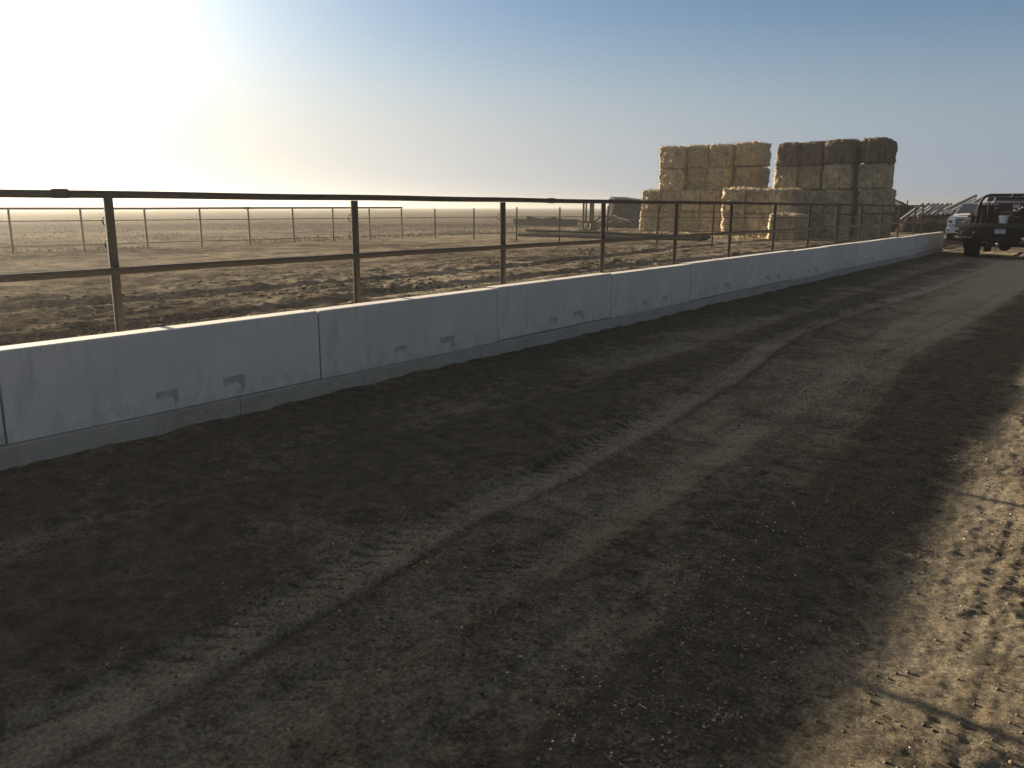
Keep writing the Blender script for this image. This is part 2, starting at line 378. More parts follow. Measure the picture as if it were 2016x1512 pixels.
def pen_dust(x, y):
    d = 0.50 + 0.55 * fbm(x * 0.16, y * 0.11, 3) + 0.45 * fbm(x * 0.8, y * 0.5, 3) + np.where(np.hypot(x, y) < 45, 0.55 * fbm(x * 2.6, y * 1.9, 3), 0)
    d = d - 0.6 * np.exp(-((x + 6.6) / 1.0) ** 2) - 0.35 * np.exp(-((x + 9.4) / 0.9) ** 2)
    d = d + 0.35 * np.exp(-((y - 29.5) / 1.2) ** 2) * np.exp(-((x + 19) / 5) ** 2)
    far = np.hypot(x, y)
    d = np.where(far > 60, d * 0.5 + 0.12, d)
    d = np.where(far < 60, (d - 0.45) * 1.25 + 0.42, d)
    return d - 0.5 * np.exp(-((far - 75) / 9) ** 2) * sstep(-20, -35, x)
gx = sorted(set(np.round(steps(-15, -3500, 0.06, 1.035)[::-1] + list(np.arange(-15, -5.2, 0.05)) + steps(-5.2, 3500, 0.12, 1.12), 4)))
gy = sorted(set(np.round(steps(1.5, -300, 0.2, 1.15)[::-1] + list(np.arange(1.5, 16, 0.05)) + steps(16, 5000, 0.055, 1.016), 4)))
tag(sheet('ground', np.array(gx), np.array(gy), ground_h, M['pen'], pen_dust), kind='structure', label='trampled bare dirt of the pen running out to a flat field')

# ------------------------------------------------------------------ feed lane
RUTS = [  # (points along the lane (x, y), width, depth)
    ([(-2.5, -2), (-2.52, 1.4), (-2.58, 2.4), (-2.68, 3.2), (-2.68, 4.2), (-2.75, 5.7), (-2.92, 7.6), (-3.15, 9.2), (-3.36, 10.8), (-3.3, 14), (-3.1, 17), (-2.9, 24), (-2.8, 45)], 0.15, 0.022),
    ([(-1.45, -2), (-1.44, 3.6), (-1.5, 5.4), (-1.62, 7.2), (-1.9, 10), (-1.7, 16), (-1.6, 45)], 0.14, 0.010),
    ([(-0.31, -2), (-0.30, 2.9), (-0.29, 4.8), (-0.33, 9), (-0.5, 45)], 0.020, 0.003),
    ([(-0.21, -2), (-0.20, 2.9), (-0.195, 4.8), (-0.23, 9), (-0.4, 45)], 0.018, 0.003),
    ([(0.02, -2), (0.03, 2.9), (0.03, 4.8), (0.0, 9), (-0.2, 45)], 0.020, 0.003),
    ([(-4.05, -2), (-4.0, 5), (-3.95, 12), (-4.1, 20), (-3.9, 45)], 0.16, 0.010),
    ([(-2.05, -2), (-2.0, 4), (-2.1, 8), (-2.45, 13), (-2.3, 20), (-2.2, 45)], 0.13, 0.008)]
def rut_d(x, y, pts):
    return x - np.interp(y, [p[1] for p in pts], [p[0] for p in pts])
def road_h(x, y):
    h = base_h(x, y) + 0.016 * fbm(x * 0.9, y * 0.6, 3) + 0.007 * fbm(x * 5, y * 4, 3) + 0.004 * fbm(x * 17, y * 17, 3)
    rough = sstep(-0.15, 0.35, fbm(x * 0.5 + 2, y * 0.3, 2))
    h = h + (0.35 + rough) * (0.013 * np.maximum(0, fbm(x * 9, y * 9, 3)) + 0.010 * np.abs(fbm(x * 22, y * 22, 2)))
    for i, (pts, w, dep) in enumerate(RUTS):
        d = rut_d(x, y, pts); a = np.abs(d)
        inside = 1 - sstep(w * 0.8, w * 1.1, a)
        wob = 0.7 + 0.6 * fbm(x * 0.7 + i * 9, y * 0.35, 2)
        bars = np.sin((y + a * (0.7 if i != 1 else 0.4)) * 2 * np.pi / (0.098 if i < 2 else 0.075))
        h = h - inside * dep * wob + inside * (0.010, 0.005, 0, 0, 0, 0.004, 0.005)[i] * -sstep(-0.2, -0.8, bars) * wob * (0.35 + 0.65 * sstep(0.04, -0.05, d))
        if i in (2, 3, 4): continue
        h = h + 0.5 * dep * np.exp(-((a - w * 1.25) / 0.05) ** 2) * (0.7 + fbm(x * 6, y * 4, 2))
        if i == 0: h = h - 0.025 * np.exp(-((d - 0.15) / 0.035) ** 2)
    h = h + 0.03 * np.exp(-((x - WALL_X - 0.05) / 0.16) ** 2) * (0.4 + 1.1 * fbm(x * 4, y * 2.2, 3))     # litter banked along the footing
    gone = sstep(36.0, 38.5, y) + sstep(26, 28, x) + sstep(-26, -29, y)
    return h - 0.25 * np.clip(gone, 0, 1)
def road_dust_sunlit(x, y):
    d = 0.18 + 0.35 * fbm(x * 0.5, y * 0.16, 3) + 0.25 * fbm(x * 2.2, y * 0.9, 3)
    d = d + 0.75 * sstep(9, 26, y) * np.exp(-((x + 2.3) / 1.5) ** 2)
    d = d + 0.50 * np.exp(-((x + 2.0) / 0.55) ** 2) * (0.25 + 0.75 * sstep(3.5, 8, y))
    d = d - 0.45 * np.exp(-((x + 1.15) / 0.38) ** 2) * (0.4 + 0.9 * sstep(2, 5, y)) - 0.30 * np.exp(-((x + 3.55) / 0.45) ** 2)
    d = d - 0.35 * np.exp(-((x + 4.9) / 0.3) ** 2)
    d = d + 0.52 * sstep(-0.75, -0.45, x) + 0.4 * sstep(33, 36, y)  # brightening of the sunlit strip and ground past the wall end, painted in
    d = d - 0.5 * np.exp(-(((x - 0.05) / 0.35) ** 2 + ((y - 2.35) / 0.35) ** 2))
    for i, (pts, w, dep) in enumerate(RUTS):
        dd = rut_d(x, y, pts); a = np.abs(dd)
        d = d + (0.50, 0.30, -0.15, -0.15, -0.12, 0.2, 0.25)[i] * (1 - sstep(w * 0.7, w * 1.3, a))
        if i in (0, 1, 6):                                  # lugs pressed pale and hard, loose dark soil left in between
            bars = np.sin((y + a * (0.7 if i != 1 else 0.4)) * 2 * np.pi / (0.098 if i < 2 else 0.075))
            d = d - (0.55, 0.3, 0, 0, 0, 0, 0.3)[i] * (1 - sstep(w * 0.8, w * 1.4, a)) * sstep(-0.2, -0.8, bars) * (0.3 + 0.7 * sstep(0.04, -0.05, dd)) * np.clip(0.6 + 1.6 * fbm(x * 2 + i, y * 1.3, 2), 0, 1.2)
        if i == 0: d = d - 0.8 * np.exp(-((dd - 0.155) / 0.035) ** 2)
    d = d + 0.7 * np.exp(-(((x + 1.1) / 0.7) ** 2 + ((y - 13) / 1.0) ** 2)) * (0.5 + fbm(x * 4, y * 3, 3))
    return d
rx = sorted(set(np.round(list(np.arange(-5.42, -3.2, 0.022)) + list(np.arange(-3.2, 0.6, 0.0125)) + [0.65] + steps(0.7, 28, 0.05, 1.12), 4)))
ry = sorted(set(np.round(steps(1.2, -29, 0.1, 1.15)[::-1] + list(np.arange(1.2, 4.0, 0.0125)) + steps(4.0, 38.5, 0.0126, 1.007), 4)))
tag(sheet('road', np.array(rx), np.array(ry), road_h, M['road'], road_dust_sunlit), kind='structure', label='rutted dirt feed lane with tyre tracks beside the concrete wall')

# ------------------------------------------------------------------ litter on the ground
def spots(n, area, bias, rg, power):
    X = []; Y = []; c = 0
    while c < n:
        x = rg.uniform(area[0], area[1], 4 * n); y = area[2] + (area[3] - area[2]) * rg.rand(4 * n) ** power
        if bias is not None:
            k = rg.rand(4 * n) < bias(x, y); x = x[k]; y = y[k]
        X.append(x); Y.append(y); c += len(x)
    return np.concatenate(X)[:n], np.concatenate(Y)[:n]
def raw_mesh(name, V, F, m):
    me = bpy.data.meshes.new(name); me.vertices.add(len(V)); me.vertices.foreach_set('co', V.astype(np.float32).ravel())
    me.loops.add(F.size); me.loops.foreach_set('vertex_index', F.astype(np.int32).ravel())
    me.polygons.add(len(F)); me.polygons.foreach_set('loop_start', np.arange(0, F.size, F.shape[1], dtype=np.int32))
    me.update(calc_edges=True); me.validate(); me.materials.append(m); return link(name, me)
def scatter_chips(name, n, area, hf, m, size, label, bias=None):
    rg = np.random.RandomState(n); x, y = spots(n, area, bias, rg, 1.8)
    L = size[0] + (size[1] - size[0]) * rg.rand(n) ** 1.6; stalk = rg.rand(n) < 0.16; L = np.where(stalk, L * rg.uniform(2, 4, n), L)
    w = np.maximum(0.0012, np.where(stalk, rg.uniform(0.001, 0.0024, n), L * rg.uniform(0.2, 0.6, n)))
    a = rg.rand(n) * 6.283; z = hf(x, y) + 0.004; dz = np.abs(rg.normal(0, .25, n)) * L / 2
    dx, dy = np.cos(a) * L / 2, np.sin(a) * L / 2; ex, ey = -np.sin(a) * w / 2, np.cos(a) * w / 2
    V = np.stack([np.stack([x - dx - ex, y - dy - ey, z], -1), np.stack([x - dx + ex, y - dy + ey, z + w * .5], -1),
                  np.stack([x + dx + ex, y + dy + ey, z + dz + w * .5], -1), np.stack([x + dx - ex, y + dy - ey, z + dz], -1)], 1).reshape(-1, 3)
    return tag(raw_mesh(name, V, np.arange(4 * n).reshape(n, 4), m), label, name.replace('_', ' '), kind='stuff')
def scatter_clods(name, n, area, hf, m, size, label, bias=None):
    rg = np.random.RandomState(n + 1); bm = bmesh.new(); bmesh.ops.create_icosphere(bm, subdivisions=1, radius=1)
    sv = np.array([p.co[:] for p in bm.verts]); bm.verts.index_update(); sf = np.array([[p.index for p in q.verts] for q in bm.faces]); bm.free()
    x, y = spots(n, area, bias, rg, 1.7); q = len(sv)
    s_ = size[0] + (size[1] - size[0]) * rg.rand(n) ** 4
    P = sv[None] * (1 + rg.normal(0, .24, (n, q, 1))) * (s_[:, None] * np.stack([rg.uniform(.7, 1.4, n), rg.uniform(.7, 1.4, n), rg.uniform(.4, .75, n)], -1))[:, None, :]
    P = P + np.stack([x, y, hf(x, y) + s_ * .15], -1)[:, None, :]
    F = (sf[None] + (np.arange(n) * q)[:, None, None]).reshape(-1, 3)
    return tag(raw_mesh(name, P.reshape(-1, 3), F, m), label, name.replace('_', ' '), kind='stuff')
def lane_bias(x, y):
    b = np.clip(0.35 + 1.6 * fbm(x * 0.7 + 4, y * 0.5, 2), 0.05, 1)
    return np.where(x < -3, b * 0.25, b) * np.where(x > -0.75, 0.55, 1)
scatter_chips('straw_chaff', 13000, (-5.1, 0.6, 1.3, 13), road_h, M['chip'], (0.003, 0.012), 'pale chaff and bits of straw scattered over the lane', lane_bias)
scatter_clods('lane_crumbs', 42000, (-5.1, 0.8, 1.3, 11), road_h, M['crumb'], (0.0014, 0.0085), 'loose crumbs of dry soil lying on the lane', lane_bias)
scatter_clods('pen_clods', 7000, (-17, -5.7, 2.5, 32), ground_h, M['clod'], (0.008, 0.055), 'dark clods of trampled mud behind the wall',
              lambda x, y: np.clip(0.15 + 1.5 * fbm(x * .35 + 3, y * .22 + 8, 2) + 0.6 * np.exp(-((x + 6.6) / .8) ** 2), 0.03, 1))
scatter_chips('pale_litter', 2600, (-24, -5.8, 3, 40), ground_h, M['chip'], (0.02, 0.06), 'pale straw litter scattered over the pen floor')

rg = np.random.RandomState(77); n = 40000
x = -30 - 150 * rg.rand(n) ** 2.2; y = rg.uniform(8, 40, n) + 120 * rg.rand(n) ** 2
k = (x > -135 + y * .6) & (fbm(x * .06, y * .2, 2) > -0.1); x = x[k][:12000]; y = y[k][:12000]; n = len(x)
z = ground_h(x, y) - .01; h = rg.uniform(.03, .10, n); w = rg.uniform(.01, .05, n); a = rg.rand(n) * 3.14
dx, dy = np.cos(a) * w, np.sin(a) * w; lx, ly = rg.normal(0, .04, n), rg.normal(0, .04, n)
V = np.stack([np.stack([x - dx, y - dy, z], -1), np.stack([x + dx, y + dy, z], -1), np.stack([x + dx * .4 + lx, y + dy * .4 + ly, z + h], -1), np.stack([x - dx * .4 + lx, y - dy * .4 + ly, z + h * .9], -1)], 1).reshape(-1, 3)
tag(raw_mesh('field_stubble', V, np.arange(4 * n).reshape(n, 4), M['chip']), 'short pale stubble dotted over the flat field', 'stubble', kind='stuff')

# ------------------------------------------------------------------ precast wall on its footing
J0, JS, TOP, PB, TH = 2.087, 2.44, 0.713, 0.146, 0.165
ORD = ['second', 'third', 'fourth', 'fifth', 'sixth', 'seventh', 'eighth', 'ninth', 'tenth', 'eleventh', 'twelfth', 'thirteenth']
rp = random.Random(5)
def stain_patch(y, z, w, h, rg):
    """an irregular mortar smear filling an old lifting pocket"""
    m = MB(); n = 14; t = []; b = []
    for i in range(n):
        u = i / (n - 1); t.append((y - w / 2 + w * u, z + h / 2 + rg.uniform(-.006, .004)))
        b.append((y - w / 2 + w * u, z - h * (0.05 + 0.5 * rg.random()) - (h * (0.6 + .7 * rg.random()) if u > 0.78 else 0)))
    return m.prism(t + b[::-1], 0.0, 0.003, 'x')
for i in range(-1, 13):
    y0 = J0 + JS * i
    L = JS - 0.016
    off = rp.uniform(-0.006, 0.006); dz = rp.uniform(-0.008, 0.008); tilt = rp.uniform(-0.004, 0.004)
    p = MB()
    prof = [(-TH, 0), (0, 0), (0.0, TOP - PB - 0.007), (-0.007, TOP - PB), (-TH + 0.007, TOP - PB), (-TH, TOP - PB - 0.007)]
    segs = [0, 0.008, 0.03, L * .5, L - 0.03, L - 0.008, L]; drop = [0.006 + rp.random() * .008, 0.002, 0, 0, 0, 0.002, 0.006 + rp.random() * .006]
    vs = []
    for sy, dr in zip(segs, drop):
        vs += [(a, sy, b - (dr if b > .3 else 0)) for a, b in prof]
    fs = []
    for k in range(len(segs) - 1):
        for q in range(6): fs.append((k * 6 + q, k * 6 + (q + 1) % 6, (k + 1) * 6 + (q + 1) % 6, (k + 1) * 6 + q))
    fs += [tuple(range(5, -1, -1)), tuple(range((len(segs) - 1) * 6, len(segs) * 6))]
    p.add(vs, fs)
    p.box(-TH + .03, -.035, -.012, L + .002, .0, TOP - PB - .02)      # plug added in the joint to stop sun leaking through
    o = p.build('concrete_barrier', M['concrete'], smooth=25)
    o.location = (WALL_X + off, y0 + 0.008, PB + 0.004 + dz); o.rotation_euler = (0, tilt, rp.uniform(-0.002, 0.002))
    if i == -1: lab = 'sliver of grey concrete wall panel cut by the left photo edge'
    elif i == 0: lab = 'nearest full grey concrete wall panel, below the first fence post from the left'
    elif i == 12: lab = 'grey concrete wall panel at the far end by the flatbed truck'
    else: lab = f'grey concrete wall panel, {ORD[i - 1]} full one along the lane from the left'
    tag(o, lab, 'wall', 'precast concrete panels of the low wall')
    if i >= 0:
        r_ = random.Random(i)
        for yy in (1.0 + r_.uniform(-.07, .07), 1.55 + r_.uniform(-.09, .09)):
            stain_patch(yy, 0.115 + r_.uniform(-.012, .02), 0.20 + r_.uniform(-.06, .05), 0.055 + r_.uniform(-.018, .02), r_).build('mortar_patch', M['patch'], o, smooth=0)
ft = MB(); joints = [-8.0, -3.4, 3.72, 6.66, 9.6, 12.6, 15.5, 18.5, 21.4, 24.4, 27.3, 30.2, 33.75]
rf = random.Random(2)
for a, b in zip(joints[:-1], joints[1:]):
    n = 14; x1 = WALL_X + 0.012
    vs = []; fs = []
    for k in range(n + 1):
        y = a + 0.004 + (b - a - 0.008) * k / n
        vs += [(WALL_X - 0.22, y, -0.3), (x1, y, -0.3), (x1 + rf.uniform(-.003, .004), y, 0.05), (x1 - 0.004 + rf.uniform(-.004, .004), y, PB - 0.012 + rf.uniform(-.006, .004)), (x1 - 0.03, y, PB), (WALL_X - 0.22, y, PB)]
    for k in range(n):
        for q in range(6): fs.append((k * 6 + q, k * 6 + (q + 1) % 6, (k + 1) * 6 + (q + 1) % 6, (k + 1) * 6 + q))
    fs += [tuple(range(5, -1, -1)), tuple(range(n * 6, n * 6 + 6))]
    ft.add(vs, fs)
tag(ft.build('concrete_footing', M['footing'], smooth=30), 'rough brownish concrete footing strip under the wall panels', 'footing')

# ------------------------------------------------------------------ pipe fence behind the wall
FX = -6.06
pf = empty('pipe_fence', (FX, 3.29, 0)); tag(pf, 'rusty steel rail fence with square posts just behind the concrete wall', 'fence')
py = [0.87, 3.29, 5.73, 8.15, 10.56, 12.98, 15.38, 17.86, 20.32, 22.68, 25.11, 27.62, 30.04, 32.6, 33.95]
post_me = MB().box(-.026, .026, -.026, .026, -.3, 1.607, 0.005).mesh('post', M['steel'], 30)
clip_me = MB().tube([(-.026, -.012, -.035), (-.065, -.012, -.028), (-.082, -.012, 0), (-.065, -.012, .028), (-.04, -.012, .036)], 0.006, 6).mesh('cable_hook', M['cable'], 40)
for i, y in enumerate(py):
    o = link('post', post_me, pf); o.location = (0, y - 3.29, 0); o.rotation_euler = (rp.uniform(-.004, .004), rp.uniform(-.004, .004), 0)
    for z in (1.44, 1.27):
        h = link('cable_hook', clip_me, o); h.location = (0, 0, z)
def wander_rail(x0, x1, z0, z1, y0, y1, seed):
    r_ = random.Random(seed); m = MB(); n = int((y1 - y0) / .4); vs = []; fs = []; c = .009
    ph = [r_.uniform(0, 6.28) for _ in range(4)]
    for k in range(n + 1):
        y = y0 + (y1 - y0) * k / n
        dz = .002 * math.sin(y * 2.6 + ph[0]) + .003 * math.sin(y * .7 + ph[1]); dx = .005 * math.sin(y * .9 + ph[2]) + .003 * math.sin(y * 2.1 + ph[3])
        vs += [(x0 + dx + a, y, z + dz) for a, z in ((c, z0), (x1 - x0 - c, z0), (x1 - x0, z0 + c), (x1 - x0, z1 - c), (x1 - x0 - c, z1), (c, z1), (0, z1 - c), (0, z0 + c))]
    for k in range(n):
        for q in range(8): fs.append((k * 8 + q, k * 8 + (q + 1) % 8, (k + 1) * 8 + (q + 1) % 8, (k + 1) * 8 + q))
    fs += [tuple(range(7, -1, -1)), tuple(range(n * 8, n * 8 + 8))]
    return m.add(vs, fs)
wander_rail(-.028, .028, 1.606, 1.660, -9, 30.9, 1).build('top_rail', M['steel'], pf, smooth=50)
wander_rail(.030, .076, 1.053, 1.105, -9, 30.9, 2).build('mid_rail', M['steel'], pf, smooth=50)
for y in (2.95, 9.2, 15.3):
    MB().box(-.033, .033, y - 3.29 - .055, y - 3.29 + .055, 1.600, 1.667, 0.012).build('rail_coupling', M['steel'], pf, smooth=30)

# ------------------------------------------------------------------ fence across the far side of the pen
ff = empty('pen_fence', (-29, 12.4, 0)); tag(ff, 'thin rail fence with two cables along the far left side of the pen', 'fence')
fpy = [3.3, 5.6, 7.9, 10.15, 12.43, 14.75, 17.09, 19.34, 21.58, 23.85, 26.1, 28.4, 30.6]
fp_me = MB().tube([(0, 0, -.3), (0, 0, 1.47)], .037, 10).mesh('post', M['steel'], 40)
for y in fpy:
    o = link('post', fp_me, ff); o.location = (0, y - 12.4, 0); o.rotation_euler = (rp.uniform(-.012, .012), rp.uniform(-.012, .012), 0)
MB().tube([(0, -12, 1.47), (0, 4.7, 1.48), (0, 9.2, 1.50), (0, 18.25, 1.525)], .043, 10).build('top_rail', M['steel'], ff, smooth=50)
MB().tube([(0, 9.0, 1.497), (0, 9.22, 1.502)], .055, 10).build('rail_coupling', M['steel'], ff, smooth=50)
for z0, z1 in ((1.10, 1.03), (0.32, 0.19)):
    MB().tube([(.04, -12, z0), (.04, 18.2, z1)], .019, 6).build('cable', M['cable'], ff, smooth=50)
cf = empty('cable_fence', (-18.4, 32.4, 0)); tag(cf, 'row of bare fence posts with two cables crossing in front of the bales', 'fence')
cx_ = [-28.4, -25.87, -23.29, -20.87, -18.37, -15.96, -13.5, -10.98, -8.6]
cz_ = [1.47, 1.50, 1.56, 1.56, 1.62, 1.66, 1.67, 1.70, 1.7]
for x, z in zip(cx_, cz_):
    o = MB().box(-.027, .027, -.027, .027, -.3, z, .005).build('post', M['steel'], cf, smooth=30); o.location = (x + 18.4, 0, 0)
    o.rotation_euler = (rp.uniform(-.01, .01), rp.uniform(-.01, .01), 0)
MB().tube([(-10.6, -1.75, 1.03), (-9.98, -.05, 1.04), (-3, -.05, 1.13), (2, -.05, 1.16), (9.8, -.05, 1.2)], .017, 6).build('cable', M['cable'], cf, smooth=50)
MB().tube([(-10.6, -1.75, .19), (-9.98, -.05, .2), (-3, -.05, .42), (2, -.05, .60), (9.8, -.05, .62)], .017, 6).build('cable', M['cable'], cf, smooth=50)

# ------------------------------------------------------------------ straw bales
def bale_mesh(name, w, h, l, seed, m, fuzz=700, rnd=0.06, rough=0.028):
    rg = np.random.RandomState(seed); bm = bmesh.new(); bmesh.ops.create_cube(bm, size=2)
    bmesh.ops.subdivide_edges(bm, edges=bm.edges[:], cuts=17, use_grid_fill=True)
    P = np.array([v.co[:] for v in bm.verts])
    ext = np.array([w / 2, l / 2, h / 2])
    Q = P * ext
    # rounded corners
    core = ext - rnd; C = np.clip(Q, -core, core); D = Q - C
    n = np.linalg.norm(D, axis=1, keepdims=True); mx_ = np.max(np.abs(D), axis=1, keepdims=True)
    Q = C + np.where(n > 1e-9, D / np.maximum(n, 1e-9) * mx_, 0)
    # bulging flanks and sagging
    t = 1 - (P ** 2)
    for ax in range(3):
        o = [k for k in range(3) if k != ax]
        Q[:, ax] += np.sign(P[:, ax]) * (np.abs(P[:, ax]) > .99) * 0.045 * t[:, o[0]] * t[:, o[1]]
    Q[:, 0] += rg.normal(0, .025) * P[:, 2]; Q[:, 2] += rg.normal(0, .02) * P[:, 0]
    s = rg.rand() * 50
    for ax in range(3):                                   # pressed flakes and torn corners, lump by lump
        o = [k for k in range(3) if k != ax]; face = np.abs(P[:, ax]) > .99
        lump = fbm(Q[:, o[0]] * 3.2 + s + ax * 7, Q[:, o[1]] * 3.2 - s, 2) * 0.10 + fbm(Q[:, o[0]] * 10 + s, Q[:, o[1]] * 10 + s, 3) * 0.07
        Q[:, ax] += np.sign(P[:, ax]) * face * lump * rough / 0.028
    Q = Q + rg.normal(0, rough * .55, Q.shape)
    V = Q.tolist(); bm.verts.index_update(); F = [[v.index for v in f.verts] for f in bm.faces]
    bm.normal_update(); bm.free()
    nv = len(V)
    for _ in range(fuzz):                                # loose straws sticking out, most along the edges
        i = rg.randint(nv); p = Q[i]; d = np.sign(P[i]) * (np.abs(P[i]) > 0.93) + rg.normal(0, .6, 3); d /= np.linalg.norm(d) + 1e-6
        L = rg.uniform(.04, .13) * (1.0 if rg.rand() < .97 else 2.2); a = np.cross(d, rg.normal(0, 1, 3)); a /= np.linalg.norm(a) + 1e-6; a *= rg.uniform(.006, .013)
        k = len(V); V += [(p - a).tolist(), (p + a).tolist(), (p + d * L + a * .5).tolist(), (p + d * L - a * .5).tolist()]; F.append([k, k + 1, k + 2, k + 3])
    me = bpy.data.meshes.new(name); me.from_pydata(V, [], F); me.materials.append(m)
    me.polygons.foreach_set('use_smooth', [True] * len(me.polygons)); return me
BW, BH, BL = 1.30, 1.31, 2.4
fresh = [bale_mesh('straw_bale', BW - .05, BH - .02, BL, 10 + k, M['straw'], 2200) for k in range(4)]
wet = [bale_mesh('straw_bale', 1.36, 1.25, BL, 50 + k, M['wet_straw'], 300, rnd=0.20, rough=0.018) for k in range(3)]
oldm = [bale_mesh('straw_bale', 1.32, 1.25, BL, 30 + k, M['old_straw'], 400, rnd=0.08, rough=0.018) for k in range(4)]
rb = random.Random(4)
def bale(pool, x, y, z, label, group, sx=1.0, sz=1.0, rz=0.0):
    o = link('straw_bale', rb.choice(pool)); o.location = (x, y, z)
    o.rotation_euler = (rb.uniform(-.012, .012), rb.uniform(-.02, .02), rz + rb.uniform(-.035, .035) + (math.pi if rb.random() < .5 else 0))
    o.scale = (sx * rb.uniform(.985, 1.015), 1, sz)
    return tag(o, label, 'straw bale', group)
YL = 48.0
cols_up = [-22.93, -21.42, -20.02, -18.58]; dy_up = [0.0, 0.55, 0.42, 0.9]; sx_up = [1.17, 1.08, 1.02, 1.03]
cn = ['first', 'second', 'third', 'fourth', 'fifth', 'sixth']
for c, (x, d) in enumerate(zip(cols_up, dy_up)):
    for r, rn in ((3, 'top'), (2, 'third')):
        zz = 2 * BH + (r - 2) * BH + BH / 2 - .03 + (0.10 if r == 3 and c == 3 else 0) - (.03 if c == 0 else 0)
        rowtxt = 'top row' if r == 3 else 'second row from the top'
        bale(fresh, x + rb.uniform(-.04, .04), YL + BL / 2 + d, zz, f'straw bale in the left stack, {rowtxt}, {cn[c]} from left', 'bales of the left straw stack', sx=sx_up[c])
for r in (0, 1):
    rowtxt = 'bottom row' if r == 0 else 'second row from the ground'
    for c in range(6):
        x = -24.18 + 1.31 * c + rb.uniform(-.03, .03) - (.1 if r == 0 and c == 0 else 0)
        bale(fresh, x, YL + BL / 2 + rb.uniform(-.05, .1), BH * r + BH / 2 - .03, f'straw bale in the left stack, {rowtxt}, {cn[c]} from left', 'bales of the left straw stack')
YR = 46.0
xs_r = [-15.18, -13.98, -12.57, -11.06]; dy_r = [0.0, 0.22, 0.08, 0.42]; sx_r = [.92, .94, 1.08, .95]; hz_r = [0.0, .02, .06, .08]
for r in range(4):
    rowtxt = ['bottom row', 'second row from the ground', 'second row from the top', 'top row'][r]
    for c, x in enumerate(xs_r):
        if r < 2: x = (-15.1, -13.75, -12.4, -10.85)[c]
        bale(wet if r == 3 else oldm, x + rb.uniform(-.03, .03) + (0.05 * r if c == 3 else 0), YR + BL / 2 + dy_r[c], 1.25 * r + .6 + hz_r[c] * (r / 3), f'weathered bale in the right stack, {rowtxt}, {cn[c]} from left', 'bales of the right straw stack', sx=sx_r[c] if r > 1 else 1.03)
for r in (0, 1):
    rowtxt = 'lower' if r == 0 else 'upper'
    for c, x in enumerate((-17.0, -15.68, -14.35)):
        if c == 2 and r == 1:
            x = -14.6
        bale(oldm if c else fresh, x + rb.uniform(-.02, .02), 43.4 + BL / 2 + .03 * c - .9 * (0), 1.26 * r + .62, f'bale in the {rowtxt} row of the low front block, {cn[c]} from left', 'bales of the low front block')
bale(oldm, -13.6, 42.6 + BL / 2 - 1.55, .62, 'single pale bale standing alone in front of the right stack', 'bales of the low front block')
# loose straw round the feet of the stacks
rg = np.random.RandomState(12); v = []; f = []
for cx0, cy0, sx, sy, n in ((-24.9, 47.8, .7, .8, 900), (-17.9, 43.3, .5, .5, 500), (-15, 42.3, 2.4, .4, 500), (-21.5, 47.4, 3, .4, 600), (-12, 45.4, 2, .4, 300), (-18.5, 41.5, 1.6, .8, 200)):
    for _ in range(n):
        x = cx0 + rg.normal(0, sx); y = cy0 + rg.normal(0, sy); L = rg.uniform(.05, .18); a = rg.rand() * 6.28
        q = math.exp(-((x - cx0) / sx) ** 2 - ((y - cy0) / sy) ** 2)
        z = float(ground_h(np.array(x), np.array(y))) + .01 + rg.rand() * .16 * q; dx, dy = math.cos(a) * L, math.sin(a) * L; w = .008
        k = len(v); v += [(x, y, z), (x + w, y + w, z + .014), (x + dx + w, y + dy + w, z + .014 + rg.rand() * .03), (x + dx, y + dy, z + rg.rand() * .03)]; f.append((k, k + 1, k + 2, k + 3))
me = bpy.data.meshes.new('loose_straw'); me.from_pydata(v, [], f); me.materials.append(M['straw'])
tag(link('loose_straw', me), 'golden loose straw spilled at the foot of the stacks', 'loose straw', kind='stuff')

# ------------------------------------------------------------------ things on the pen floor behind the fence
gz = lambda x, y: float(ground_h(np.array(float(x)), np.array(float(y))))
pr = random.Random(8)
plab = ['long black pipe at the front of the bundle on the pen floor', 'long black pipe at the back of the bundle on the pen floor', 'black pipe in the middle of the bundle on the pen floor',
        'black pipe lying on top of the bundle, its left end raised', 'short black pipe end sticking out at the bundle\'s right']
for i, (xa, ya, za, xb, yb, zb, r) in enumerate([(-26.6, 37.2, .09, -15.95, 37.1, .09, .075), (-26.1, 37.75, .09, -16.3, 37.6, .09, .075), (-26.4, 37.47, .09, -15.8, 37.35, .09, .075),
                                              (-26.3, 37.5, .30, -17.2, 37.45, .22, .07), (-20.0, 37.3, .22, -15.6, 37.2, .20, .075)]):
    z0 = gz((xa + xb) / 2, ya)
    o = MB().hollow((xa, ya, za + z0), (xb, yb, zb + z0), r, .012).build('black_pipe', M['black_pipe'], smooth=40)
    tag(o, plab[i], 'pipe', 'black pipes in a bundle on the pen floor')
# feed trough with slanted ends
tr = empty('feed_trough', (-40.1, 60, gz(-40, 60))); tag(tr, 'low dark steel trough with slanted ends far behind the fence', 'trough')
tb = MB()
o_, i_ = [(-2.95, .58), (-2.72, .0), (2.72, .0), (2.95, .6)], [(-2.87, .58), (-2.65, .08), (2.65, .08), (2.87, .6)]
tb.prism(o_ + i_[::-1], -.6, .6, 'y'); tb.prism(o_[:1] + o_[1:], -.66, -.6, 'y'); tb.prism(o_, .6, .66, 'y')
tb.build('body', M['dark_metal'], tr, smooth=20)
for x, w, h in ((-1.5, .22, .26), (-1.1, .3, .2), (.45, .6, .12), (1.1, .25, .22), (-.5, .5, .1), (1.6, .4, .1)):
    MB().box(x - w / 2, x + w / 2, -.55, -.2, .56, .58 + h, .02).build('bracket', M['dark_metal'], tr, smooth=30)
